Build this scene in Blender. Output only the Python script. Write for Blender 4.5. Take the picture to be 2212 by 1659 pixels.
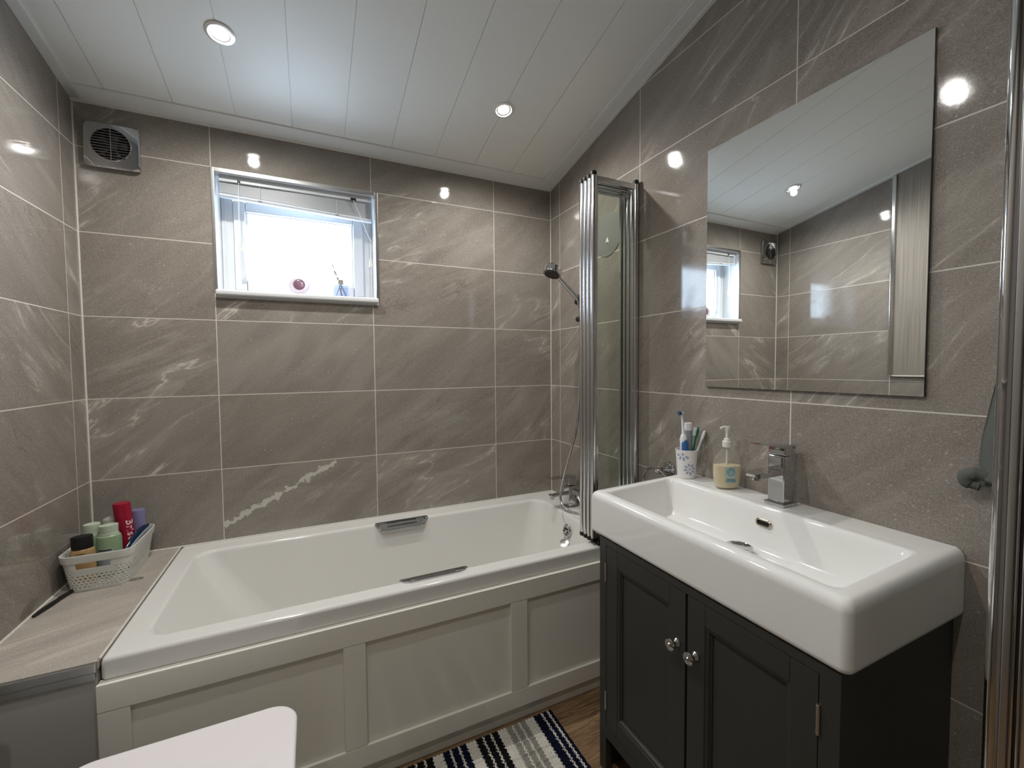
import bpy, bmesh, math, random
from mathutils import Vector, Matrix, Quaternion
PI = math.pi
for o in list(bpy.data.objects): bpy.data.objects.remove(o, do_unlink=True)
S = bpy.context.scene
COL = S.collection
Z = 0.855          # height of the first tile line above the floor; shapes below are written relative to it
W = 1.944          # room width
YF = -2.95         # wall behind the camera
RND = random.Random(4)

# ------------------------------------------------------------------ camera
cam_d = bpy.data.cameras.new('camera'); cam = bpy.data.objects.new('camera', cam_d); COL.objects.link(cam)
r_ = Vector((0.9052358, -0.4248272, -0.0083689)); u_ = Vector((0.0253540, 0.0343434, 0.9990884)); f_ = Vector((0.4241525, 0.9046228, -0.0418600))
cam.matrix_world = Matrix(((r_.x, u_.x, -f_.x, 0.741427), (r_.y, u_.y, -f_.y, -2.050499), (r_.z, u_.z, -f_.z, Z + 0.407136), (0, 0, 0, 1)))
cam_d.sensor_width = 36; cam_d.lens = 15.0117; cam_d.clip_start = 0.02
S.camera = cam
# ------------------------------------------------------------------ sky, light, exposure
wd = bpy.data.worlds.new('sky'); S.world = wd; wd.use_nodes = True
bg = wd.node_tree.nodes['Background']; bg.inputs[0].default_value = (0.68, 0.835, 1.0, 1); bg.inputs[1].default_value = 10.5
S.view_settings.view_transform = 'Standard'; S.view_settings.look = 'None'; S.view_settings.gamma = 1
S.view_settings.use_curve_mapping = False; S.view_settings.exposure = 0.74
pl = bpy.data.lights.new('window_portal', 'AREA'); pl.shape = 'RECTANGLE'; pl.size = 0.7; pl.size_y = 0.6; pl.cycles.is_portal = True
po = bpy.data.objects.new('window_portal', pl); COL.objects.link(po); po.location = (0.72, 0.27, Z + 0.94); po.rotation_euler = (-PI / 2, 0, 0)
SPOT_W = 14.0; SPOT_COL = (1.0, 0.975, 0.93)
def ceil_z(y): return 1.363 - 0.207 * y
LIGHTS = [(0.51, -0.423), (1.477, -0.424), (0.60, -1.145), (0.60, -1.87)]  # the last downlight is added out of view as fill

# ------------------------------------------------------------------ materials
def lin(c):
    c = c / 255.0
    return c / 12.92 if c <= 0.04045 else ((c + 0.055) / 1.055) ** 2.4
def srgb(r, g, b): return (lin(r), lin(g), lin(b), 1)
class NT:
    def __init__(s, name):
        s.m = bpy.data.materials.new(name); s.m.use_nodes = True; s.t = s.m.node_tree; s.b = s.t.nodes['Principled BSDF']; s.out = s.t.nodes['Material Output']
    def n(s, typ, **kw):
        nd = s.t.nodes.new(typ)
        for k, v in kw.items(): setattr(nd, k, v)
        return nd
    def l(s, a, b): s.t.links.new(a, b)
    def val(s, x, inp):
        if isinstance(x, (int, float)): inp.default_value = x
        else: s.l(x, inp)
    def math(s, op, a, b=None, c=None, clamp=False):
        nd = s.n('ShaderNodeMath', operation=op, use_clamp=clamp)
        s.val(a, nd.inputs[0])
        if b is not None: s.val(b, nd.inputs[1])
        if c is not None: s.val(c, nd.inputs[2])
        return nd.outputs[0]
    def vmath(s, op, a, b=None, scale=None):
        nd = s.n('ShaderNodeVectorMath', operation=op)
        for x, i in ((a, 0), (b, 1)):
            if x is None: continue
            if isinstance(x, tuple): nd.inputs[i].default_value = x
            else: s.l(x, nd.inputs[i])
        if scale is not None: s.val(scale, nd.inputs['Scale'])
        return nd.outputs[0]
    def noise(s, vec, scale, detail=4, rough=.5, dist=0, lac=2.0):
        nd = s.n('ShaderNodeTexNoise'); s.l(vec, nd.inputs['Vector'])
        nd.inputs['Scale'].default_value = scale; nd.inputs['Detail'].default_value = detail
        nd.inputs['Roughness'].default_value = rough; nd.inputs['Distortion'].default_value = dist
        return nd.outputs[0]
    def mix(s, fac, a, b):
        nd = s.n('ShaderNodeMix', data_type='RGBA'); s.val(fac, nd.inputs[0])
        for x, i in ((a, 6), (b, 7)):
            if isinstance(x, tuple): nd.inputs[i].default_value = x
            else: s.l(x, nd.inputs[i])
        return nd.outputs[2]
    def smooth(s, x, lo, hi):
        nd = s.n('ShaderNodeMapRange', interpolation_type='SMOOTHSTEP'); s.l(x, nd.inputs[0])
        nd.inputs[1].default_value = lo; nd.inputs[2].default_value = hi
        return nd.outputs[0]
    def bump(s, h, strength, dist=.002):
        nd = s.n('ShaderNodeBump'); s.l(h, nd.inputs['Height']); nd.inputs['Strength'].default_value = strength; nd.inputs['Distance'].default_value = dist
        s.l(nd.outputs[0], s.b.inputs['Normal'])
    def obj(s): return s.n('ShaderNodeTexCoord').outputs['Object']
def mat(name, col, rough=.4, metal=0, spec=.5, coat=0, speck=.04, emit=None, es=0, trans=0, ior=1.45, sss=0, bumpy=0, bscale=80):
    N = NT(name); b = N.b
    b.inputs['Roughness'].default_value = rough; b.inputs['Metallic'].default_value = metal
    b.inputs['Specular IOR Level'].default_value = spec; b.inputs['Coat Weight'].default_value = coat
    b.inputs['Transmission Weight'].default_value = trans; b.inputs['IOR'].default_value = ior
    if sss:
        b.inputs['Subsurface Weight'].default_value = sss; b.inputs['Subsurface Radius'].default_value = (.02, .02, .02)
    nz = N.noise(N.obj(), bscale, 3)
    dark = tuple([c * (1 - speck * 2) for c in col[:3]] + [1])
    N.l(N.mix(nz, dark, col), b.inputs['Base Color'])
    if bumpy: N.bump(nz, bumpy, .001)
    if emit: b.inputs['Emission Color'].default_value = emit; b.inputs['Emission Strength'].default_value = es
    return N.m

VEIN = (.405, .62, .83, .845)
def tile_mat(name, axis, u0, uw, grout=True, tone=1.08, rough=.03, bumps=.07):
    N = NT(name); sp = N.n('ShaderNodeSeparateXYZ'); N.l(N.obj(), sp.inputs[0])
    if axis == 'XY': U, V = sp.outputs[0], sp.outputs[1]
    elif axis == 'X': U, V = sp.outputs[0], sp.outputs[2]
    else: U, V = sp.outputs[1], sp.outputs[2]
    u = N.math('DIVIDE', N.math('SUBTRACT', U, u0), uw)
    v = N.math('DIVIDE', N.math('SUBTRACT', V, 0.855 if grout else 0.0), .3) if axis != 'XY' else N.math('DIVIDE', V, 1.7)
    fu, fv = N.math('FLOOR', u), N.math('FLOOR', v)
    cb = N.n('ShaderNodeCombineXYZ'); N.l(fu, cb.inputs[0]); N.l(fv, cb.inputs[1]); cb.inputs[2].default_value = {'X': 3.1, 'Y': 7.7, 'XY': 1.3}[axis] + (u0 * 5)
    wn = N.n('ShaderNodeTexWhiteNoise', noise_dimensions='3D'); N.l(cb.outputs[0], wn.inputs['Vector'])
    wc = N.n('ShaderNodeSeparateColor'); N.l(wn.outputs['Color'], wc.inputs[0])
    P = N.n('ShaderNodeCombineXYZ'); N.l(U, P.inputs[0]); N.l(V, P.inputs[1])
    off = N.vmath('SCALE', wn.outputs['Color'], scale=23.0)
    Q = N.vmath('ADD', P.outputs[0], off)
    mp = N.n('ShaderNodeMapping'); mp.inputs['Scale'].default_value = (1, 4.6, 1)
    # rotate the veins a little differently on every tile
    rt = N.n('ShaderNodeVectorRotate', rotation_type='Z_AXIS'); N.l(Q, rt.inputs['Vector']); N.l(N.math('ADD', N.math('MULTIPLY', wc.outputs[0], .45), -.85 if axis != 'Y' else .45), rt.inputs['Angle'])
    N.l(rt.outputs[0], mp.inputs[0]); A = mp.outputs[0]
    big = N.noise(A, 1.7, 4, .55, .9)
    mid = N.noise(A, 4.0, 7, .60, .6)
    fine = N.noise(Q, 420, 2, .6)
    grit = N.noise(Q, 240, 4, .75); fleck = N.smooth(N.noise(Q, 130, 1, .5), .70, .76)
    pick = N.smooth(wc.outputs[1], .38, .62)
    # thin light veins that follow the bedding of the stone, on some tiles only
    rg = N.math('ABSOLUTE', N.math('SUBTRACT', N.noise(A, 1.35, 7, .52, .35), .5))
    brk = N.smooth(N.noise(Q, 9, 5, .65), .40, .60)
    zone = N.smooth(N.noise(Q, 2.6, 3), .42, .62)
    vein = N.math('MULTIPLY', N.math('MULTIPLY', N.math('SUBTRACT', 1.0, N.smooth(rg, 0.0, .011)), N.math('MULTIPLY', pick, zone)), brk)
    soft = N.math('MULTIPLY', N.math('SUBTRACT', 1.0, N.smooth(rg, 0.0, .060)), N.math('MULTIPLY', pick, zone))
    rd = N.math('ABSOLUTE', N.math('SUBTRACT', N.noise(A, 2.4, 6, .55, .5), .47))
    crack = N.math('MULTIPLY', N.math('SUBTRACT', 1.0, N.smooth(rd, 0.0, .016)), N.math('MULTIPLY', N.smooth(wc.outputs[0], .35, .6), N.smooth(N.noise(Q, 3.4, 3), .50, .66)))
    cl = N.math('MULTIPLY', N.smooth(N.noise(A, 3.2, 9, .68, 1.1), .50, .74), N.math('MULTIPLY', pick, zone))
    t = tone
    c1 = srgb(119 * t, 114 * t, 108 * t); c2 = srgb(146 * t, 141 * t, 134 * t)
    base = N.mix(N.smooth(big, .25, .75), c1, c2)
    band = N.smooth(N.noise(A, 3.6, 4, .55, .25), .36, .64); bm_ = N.smooth(wc.outputs[2], .2, .7)
    base = N.mix(N.math('MULTIPLY', band, N.math('MULTIPLY', bm_, .55)), base, srgb(104 * t, 99 * t, 92 * t))
    warm = N.mix(N.math('MULTIPLY', wc.outputs[2], .55), base, N.mix(N.smooth(mid, .3, .7), srgb(127 * t, 117 * t, 109 * t), srgb(141 * t, 132 * t, 124 * t)))
    gr = N.mix(N.math('MULTIPLY', N.smooth(grit, .36, .70), .42), warm, srgb(168 * t, 160 * t, 150 * t))
    gr = N.mix(N.math('MULTIPLY', N.smooth(fine, .60, .42), .36), gr, srgb(90 * t, 82 * t, 75 * t))
    gr = N.mix(N.math('MULTIPLY', crack, .40), gr, srgb(88 * t, 80 * t, 72 * t)); gr = N.mix(N.math('MULTIPLY', soft, .22), gr, srgb(182 * t, 175 * t, 166 * t))
    gr = N.mix(N.math('MULTIPLY', fleck, .45), gr, srgb(196, 190, 181))
    gr = N.mix(N.math('MULTIPLY', cl, .50), gr, srgb(178 * t, 172 * t, 163 * t))
    colr = N.mix(N.math('MULTIPLY', vein, .75), gr, srgb(214, 208, 199))
    if axis == 'X':
        # broken white vein running up to the right across the tile beside the basket
        ax_, az_, bx_, bz_ = VEIN; ln = math.hypot(bx_ - ax_, bz_ - az_); dx_, dz_ = (bx_ - ax_) / ln, (bz_ - az_) / ln
        wob = N.math('MULTIPLY', N.math('SUBTRACT', N.noise(P.outputs[0], 22, 4, .6), .5), .035)
        al = N.math('ADD', N.math('MULTIPLY', N.math('SUBTRACT', U, ax_), dx_), N.math('MULTIPLY', N.math('SUBTRACT', V, az_), dz_))
        pe = N.math('ADD', N.math('ADD', N.math('MULTIPLY', N.math('SUBTRACT', U, ax_), -dz_), N.math('MULTIPLY', N.math('SUBTRACT', V, az_), dx_)), wob)
        wd_ = N.math('MULTIPLY', N.smooth(N.noise(P.outputs[0], 24, 5, .75), .34, .66), .018)
        vm = N.math('LESS_THAN', N.math('ABSOLUTE', pe), wd_)
        vm = N.math('MULTIPLY', vm, N.math('MULTIPLY', N.math('GREATER_THAN', al, 0.0), N.math('LESS_THAN', al, ln)))
        colr = N.mix(N.math('MULTIPLY', vm, .85), colr, srgb(206, 202, 192))
    rgh = N.math('ADD', rough, N.math('MULTIPLY', grit, .05))
    if grout:
        def edge(fr, w, half):
            a = N.math('MINIMUM', fr, N.math('SUBTRACT', 1.0, fr)); return N.math('LESS_THAN', N.math('MULTIPLY', a, w), half)
        g = N.math('MAXIMUM', edge(N.math('SUBTRACT', u, fu), uw, .00165), edge(N.math('SUBTRACT', v, fv), .3, .00165))
        colr = N.mix(g, colr, srgb(205, 200, 190)); rgh = N.math('MAXIMUM', rgh, N.math('MULTIPLY', g, .7))
        hgt = N.math('SUBTRACT', N.math('ADD', N.math('MULTIPLY', grit, .35), N.math('MULTIPLY', fine, .12)), N.math('MULTIPLY', g, .8))
    else: hgt = N.math('ADD', N.math('MULTIPLY', grit, .35), N.math('MULTIPLY', fine, .12))
    N.l(colr, N.b.inputs['Base Color']); N.l(rgh, N.b.inputs['Roughness'])
    N.bump(hgt, bumps, .0011)
    N.b.inputs['Specular IOR Level'].default_value = .5
    return N.m

def floor_mat():
    N = NT('oak_vinyl'); sp = N.n('ShaderNodeSeparateXYZ'); N.l(N.obj(), sp.inputs[0])
    v = N.math('DIVIDE', sp.outputs[1], .095); fv = N.math('FLOOR', v)
    wn = N.n('ShaderNodeTexWhiteNoise', noise_dimensions='1D'); N.l(fv, wn.inputs['W'])
    u = N.math('ADD', N.math('DIVIDE', sp.outputs[0], .62), N.math('MULTIPLY', wn.outputs[0], 7)); fu = N.math('FLOOR', u)
    cb = N.n('ShaderNodeCombineXYZ'); N.l(fu, cb.inputs[0]); N.l(fv, cb.inputs[1])
    w2 = N.n('ShaderNodeTexWhiteNoise', noise_dimensions='2D'); N.l(cb.outputs[0], w2.inputs['Vector'])
    q = N.n('ShaderNodeCombineXYZ'); N.l(N.math('MULTIPLY', sp.outputs[0], 1.0), q.inputs[0]); N.l(N.math('MULTIPLY', sp.outputs[1], 9), q.inputs[1]); N.l(N.math('MULTIPLY', w2.outputs[0], 40), q.inputs[2])
    g = N.noise(q.outputs[0], 9, 7, .6, 1.2)
    c = N.mix(N.smooth(g, .3, .72), srgb(96, 74, 52), srgb(166, 136, 101))
    c = N.mix(N.math('MULTIPLY', w2.outputs[0], .5), c, srgb(118, 92, 66))
    N.l(c, N.b.inputs['Base Color']); N.b.inputs['Roughness'].default_value = .42
    N.bump(g, .15, .001); return N.m

def thin_glass(name, tint, rough=0.0, alpha=0.0, white=(1, 1, 1, 1), ior=1.5):
    N = NT(name); N.t.nodes.remove(N.b)
    tr = N.n('ShaderNodeBsdfTransparent'); tr.inputs[0].default_value = tint
    gl = N.n('ShaderNodeBsdfGlossy'); gl.inputs['Roughness'].default_value = rough; gl.inputs[0].default_value = (1, 1, 1, 1)
    fr = N.n('ShaderNodeFresnel'); ge = N.n('ShaderNodeNewGeometry'); N.l(N.math('ADD', N.math('MULTIPLY', ge.outputs['Backfacing'], 1 / ior - ior), ior), fr.inputs[0])
    mx = N.n('ShaderNodeMixShader'); N.l(fr.outputs[0], mx.inputs[0]); N.l(tr.outputs[0], mx.inputs[1]); N.l(gl.outputs[0], mx.inputs[2])
    res = mx.outputs[0]
    if alpha:
        df = N.n('ShaderNodeBsdfDiffuse'); df.inputs[0].default_value = white
        m2 = N.n('ShaderNodeMixShader'); m2.inputs[0].default_value = alpha; N.l(res, m2.inputs[1]); N.l(df.outputs[0], m2.inputs[2]); res = m2.outputs[0]
    N.l(res, N.out.inputs[0]); return N.m

def panel_mat():
    N = NT('lined_wall_panel'); sp = N.n('ShaderNodeSeparateXYZ'); N.l(N.obj(), sp.inputs[0])
    cb = N.n('ShaderNodeCombineXYZ'); N.l(N.math('ADD', sp.outputs[0], sp.outputs[1]), cb.inputs[0]); N.l(N.math('MULTIPLY', sp.outputs[2], .012), cb.inputs[2])
    g = N.noise(cb.outputs[0], 210, 3, .6); g2 = N.noise(N.obj(), 4, 2)
    N.l(N.mix(N.smooth(g, .3, .7), srgb(128, 120, 111), srgb(154, 146, 137)), N.b.inputs['Base Color']); N.b.inputs['Roughness'].default_value = .45
    return N.m

M = {}
M['tile_back'] = tile_mat('tile_back', 'X', .4023 - .6025, .6025)
M['tile_right'] = tile_mat('tile_right', 'Y', -.0935, .6075)
M['tile_left'] = tile_mat('tile_left', 'Y', -.0935, .604)
M['tile_top_lit'] = tile_mat('tile_ledge_top_lit', 'XY', -.5, 1.7, grout=False, tone=1.3, rough=.35, bumps=.35)  # lighter copy of the wall tile: light from above put into its tone
M['tile_front'] = mat('grey_ledge_front', srgb(182, 179, 174), .35, speck=.05, bscale=200)
M['floor'] = floor_mat()
M['ceiling'] = mat('white_pvc_ceiling', srgb(236, 237, 232), .38, speck=.01)
M['trim'] = mat('white_pvc_trim', srgb(234, 235, 232), .25, speck=.01)
M['silicone'] = mat('white_silicone', srgb(214, 210, 202), .5)
M['panel_l'] = panel_mat()
M['acrylic'] = mat('white_acrylic', srgb(226, 225, 221), .10, speck=.01, coat=.2)
M['ceramic'] = mat('white_ceramic', srgb(236, 236, 233), .06, speck=.01, coat=.4)
M['lid'] = mat('white_toilet_plastic', srgb(240, 234, 235), .25, speck=.01)
M['bpanel'] = mat('pale_gloss_panel', srgb(238, 236, 226), .12, speck=.01)
M['upvc'] = mat('white_upvc', srgb(222, 224, 226), .28, speck=.01)
M['chrome'] = mat('chrome', (0.64, 0.645, 0.66, 1), .04, 1, speck=.01)
M['bezel'] = mat('satin_nickel_bezel', (0.80, 0.80, 0.80, 1), .28, .6, speck=.01)
M['alu'] = mat('polished_aluminium', (0.74, 0.75, 0.77, 1), .16, 1, speck=.01)
M['steel'] = mat('brushed_steel', (0.56, 0.56, 0.55, 1), .3, 1, speck=.03)
M['nickel'] = mat('nickel', (0.62, 0.57, 0.50, 1), .15, 1, speck=.02)
M['black'] = mat('black_plastic', srgb(22, 21, 20), .45, speck=.05)
M['dgrey'] = mat('dark_grey_plastic', srgb(58, 52, 52), .4)
M['charcoal'] = mat('charcoal_paint', srgb(56, 56, 52), .42, speck=.05, bscale=40)
M['shadow'] = mat('interior_shade_black', srgb(20, 19, 18), .8)  # near-black colour stands in for the shade inside hollow parts
M['mirror'] = mat('mirror_silver', (0.90, 0.92, 0.905, 1), .0, 1, speck=0)
M['mirror_edge'] = mat('mirror_edge', srgb(60, 66, 64), .2)
M['pane'] = thin_glass('window_pane', (0.97, 0.98, 1, 1))
M['sglass'] = thin_glass('green_screen_glass', (0.978, 0.990, 0.978, 1), ior=1.3)
M['cglass'] = thin_glass('shower_enclosure_glass', (0.93, 0.96, 0.95, 1), ior=1.4)
M['clear'] = thin_glass('clear_plastic', (0.955, 0.952, 0.94, 1), .02, .07, (0.8, 0.79, 0.75, 1), 1.5)
M['cdisc'] = thin_glass('cloudy_plastic', (0.98, 0.98, 0.97, 1), .1, .26, (0.8, 0.8, 0.74, 1), 1.15)
M['ctab'] = thin_glass('grey_clear_tab', (0.72, 0.72, 0.69, 1), .1, .2, (0.4, 0.4, 0.38, 1), 1.3)
M['bglass'] = thin_glass('blue_glass', (0.80, 0.87, 1.0, 1), .0, .10, (0.6, 0.7, 0.9, 1), 1.5)
M['pump'] = mat('milky_plastic', srgb(226, 224, 216), .3, sss=.2)
M['soap'] = mat('cream_liquid_soap', srgb(232, 219, 184), .3, sss=.15)
M['lamp'] = mat('lamp_glow', (1, 1, 1, 1), .3, emit=(1, .97, .92, 1), es=60)
M['white_pl'] = mat('white_plastic', srgb(216, 216, 211), .35, speck=.02)
M['blind'] = mat('blind_grey_white', srgb(212, 216, 220), .35, speck=.02)
M['cord'] = mat('white_cord', srgb(225, 228, 232), .5)
M['green_l'] = mat('pale_green_gel', srgb(150, 174, 140), .25, sss=.1, speck=.04)
M['green_m'] = mat('milky_green_cap', srgb(190, 202, 180), .3, sss=.1)
M['clearcap'] = mat('cloudy_cap', srgb(172, 174, 164), .3)
M['gold'] = mat('gold_lotion', srgb(188, 154, 108), .28, .25)
M['red'] = mat('crimson_can', srgb(150, 22, 48), .22, speck=.02)
M['white_ink'] = mat('pale_pink_ink', srgb(226, 196, 204), .4)
M['faint_ink'] = mat('faint_red_ink', srgb(170, 82, 98), .4)
M['purple'] = mat('lavender_plastic', srgb(126, 120, 158), .35)
M['navy_pl'] = mat('navy_gloss_plastic', srgb(18, 40, 66), .15, speck=.02)
M['dark_ink'] = mat('dark_ink', srgb(40, 38, 36), .4)
M['label'] = mat('pale_label', srgb(196, 204, 202), .4)
M['teal_label'] = mat('teal_label', srgb(120, 164, 176), .35)
M['teal_pale'] = mat('pale_teal_label', srgb(172, 196, 192), .35)
M['cup'] = mat('white_cup', srgb(232, 230, 230), .3, speck=.01)
M['petal'] = mat('grey_blue_petals', srgb(160, 168, 196), .35)
M['blue_br'] = mat('blue_rubber', srgb(62, 110, 176), .4)
M['navy_br'] = mat('navy_bristles', srgb(40, 74, 120), .6)
M['white_br'] = mat('white_brush', srgb(236, 238, 240), .3)
M['green_br'] = mat('green_brush', srgb(0, 112, 84), .3)
M['tubegrey'] = mat('silver_grey_tube', srgb(156, 164, 172), .35, .2)
M['towel'] = mat('grey_green_towel', srgb(106, 109, 106), .95, spec=.1, speck=.2, bumpy=1.0, bscale=420)
M['wax'] = mat('mauve_wax', srgb(134, 96, 118), .2, speck=.2, bscale=120)
M['pearl'] = mat('pearl_white', srgb(218, 208, 220), .25, sss=.1)
M['reed'] = mat('grey_brown_reed', srgb(120, 108, 104), .6)
M['neck'] = mat('silver_beige_collar', srgb(176, 168, 150), .3, .3)
for k, c in dict(rug_navy=(22, 24, 46), rug_black=(26, 26, 27), rug_white=(222, 218, 208), rug_grey=(150, 148, 140)).items():
    M[k] = mat(k, srgb(*c), .95, spec=.1, speck=.12, bumpy=.6, bscale=500)

# ------------------------------------------------------------------ geometry helpers
def NB(): return bmesh.new()
def box(bm, x0, x1, y0, y1, z0, z1, bev=0.0, seg=2, mi=0):
    b = bmesh.new(); bmesh.ops.create_cube(b, size=1)
    for v in b.verts: v.co = Vector(((x0 + x1) / 2 + v.co.x * (x1 - x0), (y0 + y1) / 2 + v.co.y * (y1 - y0), (z0 + z1) / 2 + v.co.z * (z1 - z0)))
    if bev: bmesh.ops.bevel(b, geom=list(b.edges), offset=bev, segments=seg, profile=.5, affect='EDGES')
    for f in b.faces: f.material_index = mi
    merge(bm, b); return bm
def merge(bm, b):
    me = bpy.data.meshes.new('t'); b.to_mesh(me); b.free(); bm.from_mesh(me); bpy.data.meshes.remove(me)
def loft(bm, loops, cap0=True, cap1=True, mi=0, closed=True):
    vs = [[bm.verts.new(p) for p in lp] for lp in loops]
    n = len(vs[0])
    for a, b in zip(vs[:-1], vs[1:]):
        for i in range(n if closed else n - 1):
            j = (i + 1) % n
            try: f = bm.faces.new((a[i], a[j], b[j], b[i])); f.material_index = mi
            except ValueError: pass
    if cap0:
        f = bm.faces.new(list(reversed(vs[0]))); f.material_index = mi
    if cap1:
        f = bm.faces.new(vs[-1]); f.material_index = mi
    return bm
def frame_of(d):
    d = Vector(d).normalized(); a = Vector((0, 0, 1)) if abs(d.z) < .9 else Vector((1, 0, 0))
    x = a.cross(d).normalized(); return x, d.cross(x), d
def cyl(bm, p0, p1, r0, r1=None, n=24, mi=0):
    if r1 is None: r1 = r0
    x, y, d = frame_of(Vector(p1) - Vector(p0))
    L = []
    for p, r in ((p0, r0), (p1, r1)):
        L.append([Vector(p) + (x * math.cos(t) + y * math.sin(t)) * r for t in [2 * PI * i / n for i in range(n)]])
    return loft(bm, L, mi=mi)
def lathe(bm, prof, base, axis=(0, 0, 1), n=28, mi=0, sx=1.0, sy=1.0, cap0=True, cap1=True, rot=0.0):
    x, y, d = frame_of(axis)
    if tuple(axis) == (0, 0, 1): x, y = Vector((math.cos(rot), math.sin(rot), 0)), Vector((-math.sin(rot), math.cos(rot), 0))
    L = [[Vector(base) + d * h + x * math.cos(t) * r * sx + y * math.sin(t) * r * sy for t in [2 * PI * i / n for i in range(n)]] for r, h in prof]
    return loft(bm, L, cap0, cap1, mi)
def tube(bm, pts, r, n=10, mi=0):
    pts = [Vector(p) for p in pts]; L = []; prev = None
    for i, p in enumerate(pts):
        d = (pts[min(i + 1, len(pts) - 1)] - pts[max(i - 1, 0)]).normalized()
        if prev is None: x = frame_of(d)[0]
        else: x = (prev - d * prev.dot(d)).normalized()
        prev = x; y = d.cross(x); rr = r[i] if isinstance(r, (list, tuple)) else r
        L.append([p + (x * math.cos(t) + y * math.sin(t)) * rr for t in [2 * PI * k / n for k in range(n)]])
    return loft(bm, L, mi=mi)
def spline(P, m=10):
    P = [Vector(p) for p in P]; Q = [P[0]] + P + [P[-1]]; out = []
    for i in range(1, len(Q) - 2):
        a, b, c, d = Q[i - 1:i + 3]
        for k in range(m):
            t = k / m; out.append(.5 * ((2 * b) + (c - a) * t + (2 * a - 5 * b + 4 * c - d) * t * t + (3 * b - a - 3 * c + d) * t ** 3))
    out.append(P[-1]); return out
def rr(x0, x1, y0, y1, r, z, n=6):
    out = []
    for cx, cy, a0 in ((x1 - r, y1 - r, 0), (x0 + r, y1 - r, PI / 2), (x0 + r, y0 + r, PI), (x1 - r, y0 + r, 1.5 * PI)):
        for k in range(n + 1):
            a = a0 + PI / 2 * k / n; out.append(Vector((cx + math.cos(a) * r, cy + math.sin(a) * r, z)))
    return out
def rrv(x0, x1, y0, y1, r, rw, z, n=6):
    out = []
    for cx, cy, a0, q in ((x1 - rw, y1 - rw, 0, rw), (x0 + r, y1 - r, PI / 2, r), (x0 + r, y0 + r, PI, r), (x1 - rw, y0 + rw, 1.5 * PI, rw)):
        for k in range(n + 1):
            a = a0 + PI / 2 * k / n; out.append(Vector((cx + math.cos(a) * q, cy + math.sin(a) * q, z)))
    return out
def ring(bm, c, axis, R, r, n=32, m=10, mi=0, arc=2 * PI, a0=0):
    x, y, d = frame_of(axis); pts = [Vector(c) + (x * math.cos(a0 + arc * i / n) + y * math.sin(a0 + arc * i / n)) * R for i in range(n + 1)]
    return tube(bm, pts, r, m, mi)
def empty(name, label, cat, base, group=None):
    o = bpy.data.objects.new(name, None); COL.objects.link(o); o.location = (base[0], base[1], base[2] + Z); o.empty_display_size = .05
    o['label'] = label; o['category'] = cat
    if group: o['group'] = group
    return o
def wloc(o):
    v = Vector(o.location)
    while o.parent: o = o.parent; v += Vector(o.location)
    return v
def obj(name, bm, mats, parent=None, label=None, cat=None, kind=None, group=None, origin=None, smooth=True, angle=35, solid=0):
    """bm is in room coordinates relative to the first tile line; links ONE mesh object."""
    if not isinstance(mats, (list, tuple)): mats = [mats]
    bmesh.ops.translate(bm, vec=(0, 0, Z), verts=bm.verts)
    if parent: org = wloc(parent)
    elif origin is not None: org = Vector(origin)
    else:
        xs = [v.co.x for v in bm.verts]; ys = [v.co.y for v in bm.verts]; zs = [v.co.z for v in bm.verts]
        org = Vector(((min(xs) + max(xs)) / 2, (min(ys) + max(ys)) / 2, min(zs)))
    bmesh.ops.translate(bm, vec=-org, verts=bm.verts)
    bmesh.ops.recalc_face_normals(bm, faces=bm.faces)
    me = bpy.data.meshes.new(name); bm.to_mesh(me); bm.free()
    for m in mats: me.materials.append(M[m])
    if smooth:
        for p in me.polygons: p.use_smooth = True
        me.set_sharp_from_angle(angle=math.radians(angle))
    o = bpy.data.objects.new(name, me); COL.objects.link(o)
    if smooth and not solid:
        wn_ = o.modifiers.new('weighted', 'WEIGHTED_NORMAL'); wn_.keep_sharp = True; wn_.weight = 100
    if parent: o.parent = parent
    else: o.location = org
    if label: o['label'] = label
    if cat: o['category'] = cat
    if kind: o['kind'] = kind
    if group: o['group'] = group
    if solid:
        md = o.modifiers.new('thick', 'SOLIDIFY'); md.thickness = solid; md.offset = 0
    return o
def struct(name, bm, mats, parent=None, **k):
    return obj(name, bm, mats, parent, kind='structure', origin=None if parent else (0, 0, 0), **k)
def text(name, s, size, mats, parent, fn, extrude=.0002, label=None):
    """lettering bent onto a surface: fn maps flat (x, y, depth) to room coordinates."""
    cu = bpy.data.curves.new('t', 'FONT'); cu.body = s; cu.size = size; cu.extrude = extrude; cu.align_x = 'LEFT'; cu.space_character = 1.12; cu.offset = size * .018
    t = bpy.data.objects.new('t', cu); COL.objects.link(t); bpy.context.view_layer.update()
    me = bpy.data.meshes.new_from_object(t.evaluated_get(bpy.context.evaluated_depsgraph_get()))
    bm = bmesh.new(); bm.from_mesh(me); bpy.data.objects.remove(t); bpy.data.curves.remove(cu); bpy.data.meshes.remove(me)
    for v in bm.verts: v.co = Vector(fn(v.co.x, v.co.y, v.co.z))
    return obj(name, bm, mats, parent, smooth=False, label=label)

BX_ = .259
FL = -Z   # floor level in relative heights
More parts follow.
